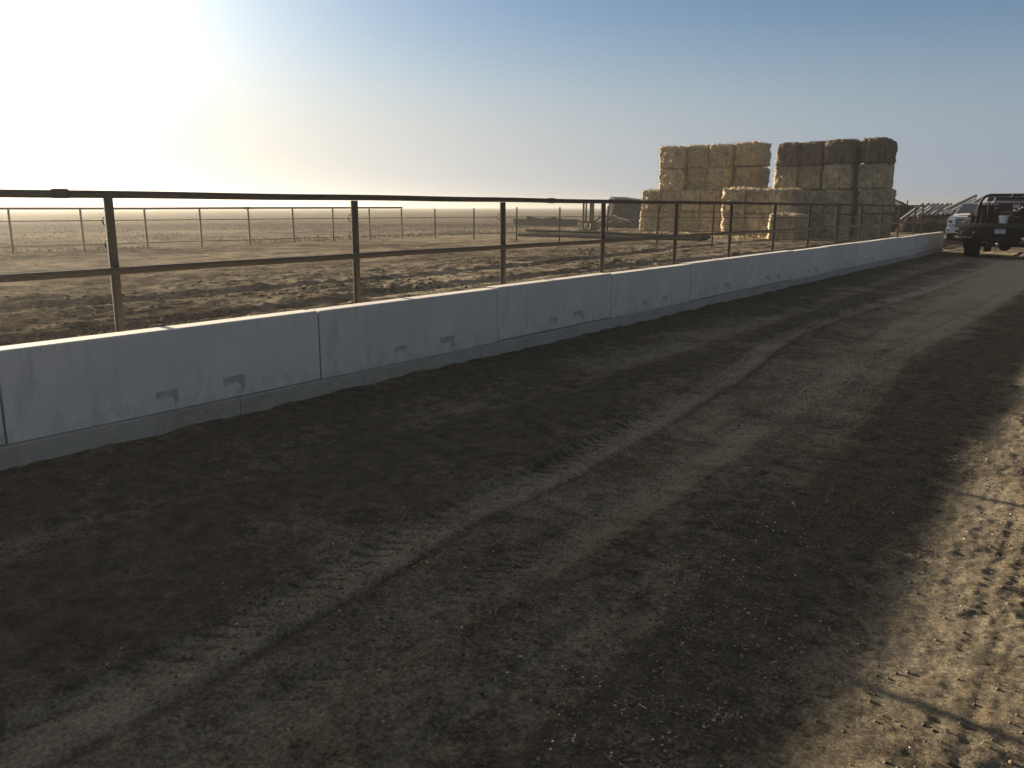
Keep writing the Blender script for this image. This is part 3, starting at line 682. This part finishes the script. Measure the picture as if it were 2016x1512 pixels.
# the upright steel frame
ma = empty('hoist', (-29.15, 48.7, gz(-29.15, 48.7))); tag(ma, 'tall steel frame of four uprights standing left of the bales', 'steel frame')
for x, w in ((-.33, .1), (-.12, .07), (.22, .11), (.40, .12)):
    MB().box(x - w / 2, x + w / 2, -.06, .06, .05, 1.83, .01).build('upright', M['steel'], ma, smooth=30)
MB().box(-.62, .62, -.28, .28, 0, .09, .02).build('base_plate', M['dark_metal'], ma, smooth=30)
MB().box(-.55, .72, -.09, -.03, .55, .66, .01).build('crossbar', M['dark_metal'], ma, smooth=30)
MB().tube([(-.55, -.1, .1), (-.55, -.1, .6), (-.58, -.1, .67), (-.66, -.1, .68), (-.7, -.1, .6)], .035, 8).build('hook', M['dark_metal'], ma, smooth=50)
MB().box(-.2, .05, -.14, -.07, .18, .52, .02).build('control_box', M['rim'], ma, smooth=30)
MB().tube([(.27, -.12, .1), (.27, -.12, .5)], .035, 10).build('hydraulic_cylinder', M['chrome'], ma, smooth=50)
MB().box(.45, .75, -.2, .2, .09, .3, .03).build('pump_box', M['dark_metal'], ma, smooth=30)
MB().tube([(.5, -.05, .6), (1.1, -.05, .95), (1.5, 0, 1.0)], .05, 8).build('brace', M['dark_metal'], ma, smooth=50)
# tarp-covered stack with a flat board roof
ts = empty('covered_stack', (-32.4, 61, gz(-32.4, 61))); tag(ts, 'dark tarp covered stack left of the straw bales with a sloped sheet on top', 'covered stack')
bm_ = MB(); nX, nZ = 26, 14
vs = []; fs = []
def tarp_pt(u, vv, side):
    h = 2.28 - .42 * u + .05 * math.sin(u * 9); x = -1.5 + 3.9 * u
    z = h * (1 - vv); y = -1.1 - .35 * vv + .07 * math.sin(u * 31 + vv * 3) * vv + .05 * math.sin(u * 13 + 2)
    return (x, y, z)
for b in range(nZ + 1):
    for a in range(nX + 1): vs.append(tarp_pt(a / nX, b / nZ, 0))
for b in range(nZ):
    for a in range(nX): k = b * (nX + 1) + a; fs.append((k, k + 1, k + nX + 2, k + nX + 1))
n0 = len(vs)
for p in list(vs): vs.append((p[0], 2.2 - p[1] - 1.1, p[2]))
for b in range(nZ):
    for a in range(nX): k = n0 + b * (nX + 1) + a; fs.append((k, k + nX + 1, k + nX + 2, k + 1))
for a in range(nX): fs.append((a, a + 1, n0 + a + 1, n0 + a))
for b in range(nZ):
    k = b * (nX + 1); fs.append((k, k + nX + 1, n0 + k + nX + 1, n0 + k)); k += nX; fs.append((k, k + nX + 1, n0 + k + nX + 1, n0 + k))
MB().add(vs, fs).build('tarp', M['tarp'], ts, smooth=50)
o = MB().box(-1.9, 2.2, -1.3, 1.3, -.04, .04, .01).build('roof_sheet', M['tarp'], ts, smooth=30); o.location = (.3, .55, 2.14); o.rotation_euler = (0, .125, 0)
# heap of poles and scrap before it
hp = random.Random(3)
sh = empty('scrap_heap', (-33.3, 57.6, gz(-33.3, 57.6))); tag(sh, 'heap of dark scrap beams and pale poles beside the covered stack', 'scrap heap')
for k in range(7):
    x = -.7 + k * .28; a = hp.uniform(-.5, .5)
    o = MB().box(-.65, .65, -.09, .09, -.08, .08, .01).build('beam', M['dark_metal'], sh, smooth=30); o.location = (x, hp.uniform(-.3, .5), .15 + .12 * (k % 4)); o.rotation_euler = (hp.uniform(-.2, .2), hp.uniform(-.35, .1), a)
for k in range(9):
    o = MB().tube([(-.9, 0, 0), (.9, 0, .02)], .035, 6, r1=.025).build('pole', M['grey_pipe'] if k % 3 == 0 else M['brush'], sh, smooth=50)
    o.location = (.9 + hp.uniform(-.4, 1.0), .3 + hp.uniform(-.5, .6), .45 + hp.uniform(-.2, .35)); o.rotation_euler = (0, hp.uniform(-.05, .28), hp.uniform(-.35, .35))
MB().box(-1.2, 2.2, -.3, .9, 0, .3, .05).build('dark_base', M['dark_earth'], sh, smooth=30)

# ------------------------------------------------------------------ dark banks and pipes at the far right
def bank(name, x0, x1, y0, y1, hf, label):
    nx, ny = 70, 36; vs = []; fs = []
    for b in range(ny + 1):
        for a in range(nx + 1):
            x = x0 + (x1 - x0) * a / nx; y = y0 + (y1 - y0) * b / ny; v_ = b / ny
            e = max(0.0, min(1, min(a, nx - a) / 7)) ** .7 * math.sin(math.pi * v_) ** .35
            h = hf(x) * e * (1 + .10 * float(fbm(np.array(x * .9), np.array(y * .9), 3))) + .05 * e * float(fbm(np.array(x * 3.2), np.array(y * 3.2), 3))
            vs.append((x, y, h - .12))
    for b in range(ny):
        for a in range(nx): k = b * (nx + 1) + a; fs.append((k, k + 1, k + nx + 2, k + nx + 1))
    return tag(MB().add(vs, fs).build(name, M['dark_earth'], smooth=80), label, 'earth bank')
bank('earth_bank', -22, -10.3, 60, 66, lambda x: 2.62 - 1.0 * max(0, (x + 14.6) / 3.2), 'tall dark earth bank just right of the right bale stack')
bank('earth_bank', -12.2, -5.5, 59.0, 63.5, lambda x: 1.55, 'low dark earth bank carrying the leaning grey pipes')
gp = [(-10.78, 'first'), (-10.42, 'second'), (-10.15, 'third'), (-9.9, 'fourth'), (-9.62, 'fifth'), (-9.36, 'sixth'), (-9.12, 'seventh'), (-8.86, 'eighth'), (-8.6, 'ninth')]
for k, (x, w) in enumerate(gp):
    d = hp.uniform(-.03, .03)
    o = MB().hollow((x - (.78 if k > 1 else 1.25) + d, 59.6, (1.12 if k > 1 else .72) + d), (x, 60.3, 1.85 + d), .092, .012).build('grey_pipe', M['grey_pipe'], smooth=40)
    tag(o, f'grey pipe leaning on the low dark bank, {w} from the left', 'pipe', 'grey pipes leaning on the bank')
for k, (a, b, r, lab) in enumerate([((-9.3, 59.2, 1.45), (-7.85, 60.6, 2.35), .11, 'longest grey pipe, rising highest behind the white pickup roof'), ((-9.0, 59.0, 1.30), (-7.8, 60.2, 2.13), .11, 'middle grey pipe behind the white pickup roof'),
                                ((-8.5, 58.8, 1.40), (-7.4, 60.0, 2.18), .11, 'rightmost grey pipe behind the white pickup roof')]):
    tag(MB().hollow(a, b, r, .015).build('grey_pipe', M['grey_pipe'], smooth=40), lab, 'pipe', 'grey pipes leaning on the bank')
tag(MB().hollow((-13.1, 60.3, 2.36), (-11.9, 59.6, 1.72), .13, .015).build('dark_pipe', M['dark_metal'], smooth=40), 'dark pipe lying on the slope of the tall earth bank', 'pipe')
o = MB().tube([(0, 0, -.2), (0, 0, .55)], .04, 8).build('marker_post', M['steel'], smooth=40); o.location = (-12.0, 61.6, 1.55); tag(o, 'short stake on top of the dark earth bank', 'stake')

# ------------------------------------------------------------------ wheels
def wheel(parent, x, y, r, w, face=1):
    """tyre with a rim, axle along x; face = side the rim dish looks to"""
    t = MB().lathe([(r * .58, -w / 2 + .01), (r * .86, -w / 2), (r * .97, -w * .4), (r, -w * .25), (r * .985, 0), (r, w * .25), (r * .97, w * .4), (r * .86, w / 2), (r * .58, w / 2 - .01), (r * .58, -w / 2 + .01)], (0, 0, 0), 'x', 28)
    for k in range(28):                                   # tread blocks
        a = 2 * math.pi * k / 28; c, s = math.cos(a), math.sin(a)
        for xx in (-w * .3, w * .3):
            q = [Vector((xx + dx, 0, 0)) + Vector((0, c, s)) * (r + dr) + Vector((0, -s, c)) * dt for dx in (-w * .16, w * .16) for dr in (-.012, .008) for dt in (-.028, .028)]
            t.add(q, [(0, 1, 3, 2), (4, 6, 7, 5), (0, 4, 5, 1), (2, 3, 7, 6), (0, 2, 6, 4), (1, 5, 7, 3)])
    e = bpy.data.objects.new('wheel', None); COL.objects.link(e); e.parent = parent; e.location = (x, y, r)
    t.build('tyre', M['rubber'], e, smooth=40)
    MB().lathe([(.001, face * w * .18), (r * .12, face * w * .2), (r * .2, face * w * .1), (r * .5, face * w * .06), (r * .55, face * w * .4), (r * .585, face * w * .42), (r * .585, -face * w * .4), (.001, -face * w * .4)], (0, 0, 0), 'x', 24).build('rim', M['rim'], e, smooth=40)
    return e

# ------------------------------------------------------------------ flatbed truck, seen from behind
TX, TY = -3.22, 30.8
TZ = float(base_h(TX, TY)) + .0
ft_ = empty('flatbed_truck', (TX, TY, TZ)); tag(ft_, 'black flatbed work truck seen from behind at the right edge', 'truck')
P = ft_
MB().box(-1.19, 1.19, .0, 3.0, 1.03, 1.10, .008).build('deck', M['bed'], P, smooth=30)
MB().box(-1.19, 1.19, -.03, .0, .98, 1.13, .004).build('rear_rail', M['bed'], P, smooth=30)
MB().box(-1.17, 1.17, .04, .10, .70, 1.025, .01).build('tail_apron', M['black'], P, smooth=30)
for sx in (-1, 1):
    a, b = sorted((sx * 1.185, sx * .74))
    MB().box(a, b, .12, .75, .66, 1.02, .012).build('tool_box', M['black'], P, smooth=30)
    MB().box(a, b, .015, .11, .655, .685, .004).build('step_edge', M['rim'], P, smooth=30)
    for q in (1.08, .72):
        o = MB().box(-.045, .045, -.006, .006, -.016, .016, .004).build('reflector', M['plate'], P, smooth=30); o.location = (sx * q, .03, .83); o.rotation_euler = (0, sx * .95, 0)
    o = MB().lathe([(.001, -.012), (.04, -.01), (.045, .01)], (0, 0, 0), 'y', 14).build('tail_light', M['redlens'], P, smooth=40); o.location = (sx * .9, .028, .93)
    wheel(P, sx * .985, 1.35, .40, .2, sx); wheel(P, sx * .765, 1.35, .40, .2, -sx); wheel(P, sx * .88, 5.4, .40, .22, sx)
    MB().box(min(sx * .7, sx * 1.1), max(sx * .7, sx * 1.1), .80, .815, .34, .99).build('mud_flap', M['rubber'], P, smooth=0)
    MB().box(min(sx * .38, sx * .46), max(sx * .38, sx * .46), .1, 6.2, .62, .80, .01).build('chassis_rail', M['black'], P, smooth=30)
pl = MB().box(-.155, .155, -.006, .004, -.077, .077, .003).build('license_plate', M['plate'], P, smooth=30); pl.location = (.02, .03, .88)
MB().tube([(-.9, 1.35, .40), (.9, 1.35, .40)], .065, 12).build('axle', M['black'], P, smooth=50)
MB().lathe([(.001, -.2), (.12, -.17), (.19, -.05), (.19, .05), (.12, .17), (.001, .2)], (.08, 1.3, .40), 'y', 18).build('differential', M['black'], P, smooth=50)
MB().box(-.36, .5, .3, 1.0, .42, .72, .03).build('fuel_tank', M['black'], P, smooth=30)
MB().box(-.58, .62, .06, .16, .56, .68, .02).build('bumper_bar', M['black'], P, smooth=30)
MB().box(-.05, .05, -.02, .3, .46, .56, .01).build('hitch', M['black'], P, smooth=30)
MB().lathe([(.001, .62), (.035, .61), (.05, .57), (.03, .53), (.02, .5), (.02, .44), (.001, .43)], (-.02, -.0, -.1), 'z', 14).build('hitch_ball', M['chrome'], P, smooth=50)
MB().tube([(-.02, .0, .33), (-.04, .0, .27), (-.01, 0, .23)], .018, 6).build('safety_chain', M['chrome'], P, smooth=50)
# headache rack, cab and bonnet
hr = MB().tube([(-1.1, 2.95, 1.1), (-1.08, 2.95, 1.5), (-.96, 2.95, 1.86), (-.86, 2.95, 2.0), (-.70, 2.95, 2.05), (.70, 2.95, 2.05), (.86, 2.95, 2.0), (.96, 2.95, 1.86), (1.08, 2.95, 1.5), (1.1, 2.95, 1.1)], .05, 10)
hr.build('headache_rack', M['black'], P, smooth=50)
cab = MB()
prof = [(3.1, 1.0), (3.1, 1.4), (3.22, 1.97), (3.4, 2.05), (4.5, 2.05), (4.85, 1.95), (5.35, 1.45), (6.5, 1.36), (6.75, 1.2), (6.78, .62), (3.1, .62)]
nv = len(prof); vs = []
def cabx(z): return .96 if z < 1.5 else .96 - .19 * (z - 1.5) / .6
for s_ in (-1, 1): vs += [(s_ * cabx(z), y, z) for y, z in prof]
cab.add(vs, [(i, (i + 1) % nv, nv + (i + 1) % nv, nv + i) for i in range(nv)] + [tuple(range(nv - 1, -1, -1)), tuple(range(nv, 2 * nv))])
cab.build('cab', M['black'], P, smooth=25, bevel=.03)
rw = MB().add([(-.72, 3.125, 1.52), (.72, 3.125, 1.52), (.66, 3.205, 1.96), (-.66, 3.205, 1.96), (-.72, 3.115, 1.52), (.72, 3.115, 1.52), (.66, 3.195, 1.96), (-.66, 3.195, 1.96)], [(4, 5, 6, 7), (0, 3, 2, 1), (0, 1, 5, 4), (1, 2, 6, 5), (2, 3, 7, 6), (3, 0, 4, 7)])
rw.build('rear_window', M['glass'], P, smooth=0)
for s_ in (-1, 1):
    MB().add([(s_ * (cabx(z) + .004), y, z) for y, z in ((3.35, 1.5), (4.95, 1.5), (4.55, 1.97), (3.42, 1.97))] + [(s_ * (cabx(z) - .02), y, z) for y, z in ((3.35, 1.5), (4.95, 1.5), (4.55, 1.97), (3.42, 1.97))],
             [(0, 1, 2, 3), (7, 6, 5, 4), (0, 4, 5, 1), (1, 5, 6, 2), (2, 6, 7, 3), (3, 7, 4, 0)]).build('side_window', M['glass'], P, smooth=0)
    MB().box(min(s_ * 1.0, s_ * 1.22), max(s_ * 1.0, s_ * 1.22), 4.75, 4.83, 1.42, 1.68, .03).build('mirror', M['black'], P, smooth=30)
MB().add([(-.84, 5.3, 1.5), (.84, 5.3, 1.5), (.72, 4.9, 1.95), (-.72, 4.9, 1.95), (-.84, 5.26, 1.47), (.84, 5.26, 1.47), (.72, 4.86, 1.92), (-.72, 4.86, 1.92)], [(0, 1, 2, 3), (7, 6, 5, 4), (0, 4, 5, 1), (1, 5, 6, 2), (2, 6, 7, 3), (3, 7, 4, 0)]).build('windshield', M['glass'], P, smooth=0)
MB().tube([(.60, 2.6, 1.1), (.60, 2.6, 2.45), (1.1, 2.6, 2.45), (1.1, 2.6, 1.1)], .022, 8).build('pipe_hoop', M['bed'], P, smooth=50)
for sx, yy in ((-.12, 0), (.27, 0)):
    o = MB().tube([(0, 0, 0), (.07, 0, .02), (.1, 0, .09)], .014, 6).build('window_glint', M['chrome'], P, smooth=50); o.location = (sx, 2.9, 1.98)  # small chrome bits standing in for bright reflections in the rear window
# what stands on the deck
DZ = TZ + 1.104
we = empty('welder', (TX + .28, TY + 1.75, DZ)); tag(we, 'dark red engine welder box with pale stickers on the truck bed', 'welder')
MB().prism([(-.95, 0), (.95, 0), (.95, .74), (-.78, .74), (-.88, .70)], -.32, .32, 'y').build('casing', M['red'], we, smooth=25, bevel=.015)
MB().box(-.9, .9, -.34, -.325, .66, .72, .004).build('trim', M['rim'], we, smooth=30)
for x, z, w, h in ((-.62, .62, .16, .05), (-.6, .5, .12, .04), (-.66, .4, .10, .06), (-.02, .56, .20, .13)):
    MB().box(x - w / 2, x + w / 2, -.331, -.321, z - h / 2, z + h / 2).build('sticker', M['plate'], we, smooth=0)
for txt, z, sz in (('LINCOLN', .335, .095), ('ELECTRIC', .245, .085)):
    c_ = bpy.data.curves.new('lettering', 'FONT'); c_.body = txt; c_.size = sz; c_.align_x = 'CENTER'; c_.extrude = .003
    t0_ = bpy.data.objects.new('lettering_curve', c_); me_ = bpy.data.meshes.new_from_object(t0_); bpy.data.objects.remove(t0_); me_.materials.clear(); me_.materials.append(M['plate'])
    t_ = link('lettering', me_, we); t_.location = (-.28, -.325, z); t_.rotation_euler = (math.pi / 2, 0, 0)
bk = empty('bucket', (TX + .02, TY + .55, DZ)); bk.scale = (.82, .82, .72); tag(bk, 'white plastic bucket standing on the deck before the red box', 'bucket')
MB().lathe([(.001, .005), (.135, .005), (.14, .0), (.175, .33), (.185, .335), (.185, .365), (.17, .365), (.165, .33), (.13, .02), (.001, .02)], (0, 0, 0), 'z', 24).build('body', M['plastic'], bk, smooth=40)
MB().tube([(.185 * math.cos(a), .02 - .12 * math.sin(a), .33 - .1 * math.sin(a)) for a in [math.pi * k / 10 for k in range(11)]], .004, 5).build('handle', M['dark_metal'], bk, smooth=50)
hc = MB(); rh = random.Random(21)
for loop in range(16):                                   # tangled loops of hose heaped on each other
    cx0, cy0 = rh.uniform(-.22, .22), rh.uniform(-.12, .12); z0 = .04 + .60 * loop / 16; q = 1 - .55 * loop / 16
    ra, rb_ = rh.uniform(.24, .42) * q, rh.uniform(.16, .3) * q; tl, ph = rh.uniform(-.35, .35), rh.uniform(0, 6.28)
    hc.tube([(cx0 + ra * math.cos(t * .35 + ph), cy0 + rb_ * math.sin(t * .35 + ph), z0 + tl * ra * math.cos(t * .35) + .02 * math.sin(t)) for t in range(19)], .028, 6)
hc.prism([(-.36, 0), (.36, 0), (.26, .42), (0, .62), (-.24, .44)], -.2, .2, 'y')
o = hc.build('hose_heap', M['black'], smooth=60); o.location = (TX + .72, TY + .62, DZ); tag(o, 'heap of black hose on the right of the truck deck', 'hose')
# black sheet thrown over a load on the left corner of the deck
vs = []; fs = []; nx, ny = 16, 14
for b in range(ny + 1):
    for a in range(nx + 1):
        u, w_ = a / nx, b / ny
        x = -1.17 + .84 * u; y = .25 + 1.7 * w_
        h = .60 * min(1, u / .55) * min(1, (1 - u) / .12 + .3) * min(1, w_ / .22) * min(1, (1 - w_) / .1)
        vs.append((x + .02 * math.sin(b * 1.7), y + .03 * math.sin(a * 2.1), .008 + h * (1 + .09 * math.sin(a * 1.3 + b * .8)) + .015 * abs(math.sin(a * 2.3 + b))))
for b in range(ny):
    for a in range(nx): k = b * (nx + 1) + a; fs.append((k, k + 1, k + nx + 2, k + nx + 1))
o = MB().add(vs, fs).build('tarp_bundle', M['rubber'], smooth=60); o.location = (TX, TY, DZ); tag(o, 'black sheet slumped over a load at the deck\'s left corner', 'tarp')
o = MB().tube([(0, 0, 0), (.34, .3, .82)], .016, 8).build('steel_rod', M['rim'], smooth=50); o.location = (TX - .70, TY + 1.1, DZ + .02); tag(o, 'thin bright rod leaning against the red box on the truck', 'rod')

# ------------------------------------------------------------------ white pickup facing the camera
PX, PY = -5.77, 43.6
pk = empty('pickup_truck', (PX, PY, gz(PX, PY) + .02)); tag(pk, 'white pickup facing the camera half hidden behind the flatbed truck', 'pickup'); pk.scale = (1, 1, .95); P = pk
def hull(secs, close=True):
    """cross-sections (y, [(x,z)...]) joined along y; each list runs round one closed outline"""
    m = MB(); n = len(secs[0][1]); vs = [(x, y, z) for y, s in secs for x, z in s]; fs = []
    for k in range(len(secs) - 1):
        for i in range(n): fs.append((k * n + i, k * n + (i + 1) % n, (k + 1) * n + (i + 1) % n, (k + 1) * n + i))
    fs += [tuple(range(n - 1, -1, -1)), tuple(range((len(secs) - 1) * n, len(secs) * n))]
    return m.add(vs, fs)
def sec(w, z0, z1, r=.1, tw=None):
    t = w if tw is None else tw
    return [(-w, z0), (-w - .0, z0 + .3 * (z1 - z0)), (-(w + .02), z0 + .6 * (z1 - z0)), (-t, z1 - r), (-t + r, z1), (t - r, z1), (t, z1 - r), (w + .02, z0 + .6 * (z1 - z0)), (w, z0 + .3 * (z1 - z0)), (w, z0)]
hull([(.10, sec(.90, .62, 1.16, .08)), (.30, sec(.97, .52, 1.22, .10)), (.9, sec(.99, .5, 1.26, .10)), (1.55, sec(1.0, .5, 1.30, .10)), (1.9, sec(1.0, .5, 1.30, .08)), (4.0, sec(1.0, .5, 1.28, .08)), (5.7, sec(1.0, .52, 1.28, .08)), (5.85, sec(.97, .55, 1.26, .08))]).build('body', M['white'], P, smooth=40)
hull([(.34, [(-.62, 1.20), (-.55, 1.275), (0, 1.295), (.55, 1.275), (.62, 1.20)]), (1.0, [(-.66, 1.25), (-.6, 1.325), (0, 1.345), (.6, 1.325), (.66, 1.25)]), (1.6, [(-.70, 1.28), (-.64, 1.35), (0, 1.37), (.64, 1.35), (.70, 1.28)])]).build('hood', M['white'], P, smooth=40)
cabp = [(1.55, [(-.93, 1.27), (-.92, 1.30), (.92, 1.30), (.93, 1.27)]), (2.45, [(-.93, 1.27), (-.72, 1.86), (.72, 1.86), (.93, 1.27)]), (2.7, [(-.93, 1.27), (-.71, 1.90), (.71, 1.90), (.93, 1.27)]), (3.7, [(-.93, 1.27), (-.71, 1.88), (.71, 1.88), (.93, 1.27)]), (4.1, [(-.93, 1.27), (-.74, 1.78), (.74, 1.78), (.93, 1.27)])]
hull(cabp).build('cabin', M['white'], P, smooth=25, bevel=.03)
MB().add([(-.84, 1.60, 1.345), (.84, 1.60, 1.345), (.68, 2.38, 1.83), (-.68, 2.38, 1.83), (-.84, 1.64, 1.32), (.84, 1.64, 1.32), (.68, 2.42, 1.80), (-.68, 2.42, 1.80)], [(0, 1, 2, 3), (7, 6, 5, 4), (0, 4, 5, 1), (1, 5, 6, 2), (2, 6, 7, 3), (3, 7, 4, 0)]).build('windshield', M['glass'], P, smooth=0)
MB().box(-.58, .58, .02, .12, .72, 1.15, .03).build('grille', M['black'], P, smooth=30)
for z in (.84, .98, 1.10): MB().box(-.56, .56, .005, .03, z - .018, z + .018, .006).build('grille_bar', M['chrome'], P, smooth=30)
MB().box(-.62, .62, .0, .06, 1.15, 1.20, .012).build('grille_trim', M['chrome'], P, smooth=30)
hull([(-.06, sec(.80, .42, .70, .05)), (.06, sec(.95, .42, .72, .05)), (.28, sec(1.0, .44, .72, .05))]).build('bumper', M['white'], P, smooth=40)
MB().box(-.55, .55, -.075, -.03, .47, .58, .015).build('lower_intake', M['black'], P, smooth=30)
MB().box(-.8, .8, .1, .3, .30, .44, .02).build('air_dam', M['black'], P, smooth=30)
for s_ in (-1, 1):
    hl = MB().add([(s_ * .60, .015, 1.13), (s_ * .93, .12, 1.13), (s_ * .985, .30, 1.12), (s_ * .98, .28, .84), (s_ * .92, .10, .82), (s_ * .60, .015, .84), (s_ * .60, .16, 1.13), (s_ * .9, .3, 1.13), (s_ * .9, .3, .84), (s_ * .60, .16, .84)],
                  [(0, 5, 4, 1), (1, 4, 3, 2), (0, 1, 2, 7, 6), (5, 9, 8, 3, 4), (0, 6, 9, 5), (6, 7, 8, 9), (2, 3, 8, 7)]).build('headlight', M['lens'], P, smooth=0)
    MB().lathe([(.001, -.006), (.075, -.004), (.09, .02), (.07, .05)], (s_ * .80, .058, .97), 'y', 16).build('lamp_bowl', M['glass'], hl, smooth=40)
    MB().box(min(s_ * .63, s_ * .9), max(s_ * .63, s_ * .9), -.0, .05, 1.03, 1.05).build('lamp_strip', M['chrome'], hl, smooth=0)
    MB().prism([(s_ * .62, .60), (s_ * .9, .61), (s_ * .88, .52), (s_ * .70, .50)], -.055, .02, 'y').build('fog_light', M['black'], P, smooth=0)
    MB().box(min(s_ * 1.03, s_ * 1.28), max(s_ * 1.03, s_ * 1.28), 1.82, 1.94, 1.33, 1.52, .035).build('mirror', M['white'], P, smooth=30)
    wheel(P, s_ * .88, .98, .39, .26, s_); wheel(P, s_ * .88, 4.7, .39, .26, s_)
    MB().add([(s_ * x, y, z) for x, y, z in ((.925, 1.8, 1.36), (.925, 3.85, 1.36), (.765, 3.7, 1.79), (.745, 2.5, 1.82), (.9, 1.8, 1.36), (.9, 3.85, 1.36), (.74, 3.7, 1.79), (.72, 2.5, 1.82))],
             [(0, 1, 2, 3), (7, 6, 5, 4), (0, 4, 5, 1), (1, 5, 6, 2), (2, 6, 7, 3), (3, 7, 4, 0)]).build('side_window', M['glass'], P, smooth=0)

# ------------------------------------------------------------------ the thin morning haze lying over the plain
HAZE = True
if HAZE:
    hm = bpy.data.materials.new('haze'); hm.use_nodes = True; t = hm.node_tree; t.nodes.clear()
    pv = t.nodes.new('ShaderNodeVolumePrincipled'); pv.inputs['Density'].default_value = 0.0012; pv.inputs['Anisotropy'].default_value = 0.62
    pv.inputs['Color'].default_value = (0.37, 0.36, 0.345, 1)
    ou = t.nodes.new('ShaderNodeOutputMaterial'); t.links.new(pv.outputs[0], ou.inputs['Volume'])
    hz = MB().box(-3600, 3600, -400, 5100, -2.0, 8.0).build('haze', hm, smooth=0); tag(hz, 'thin pale morning haze lying over the yard and field', 'haze', kind='stuff')
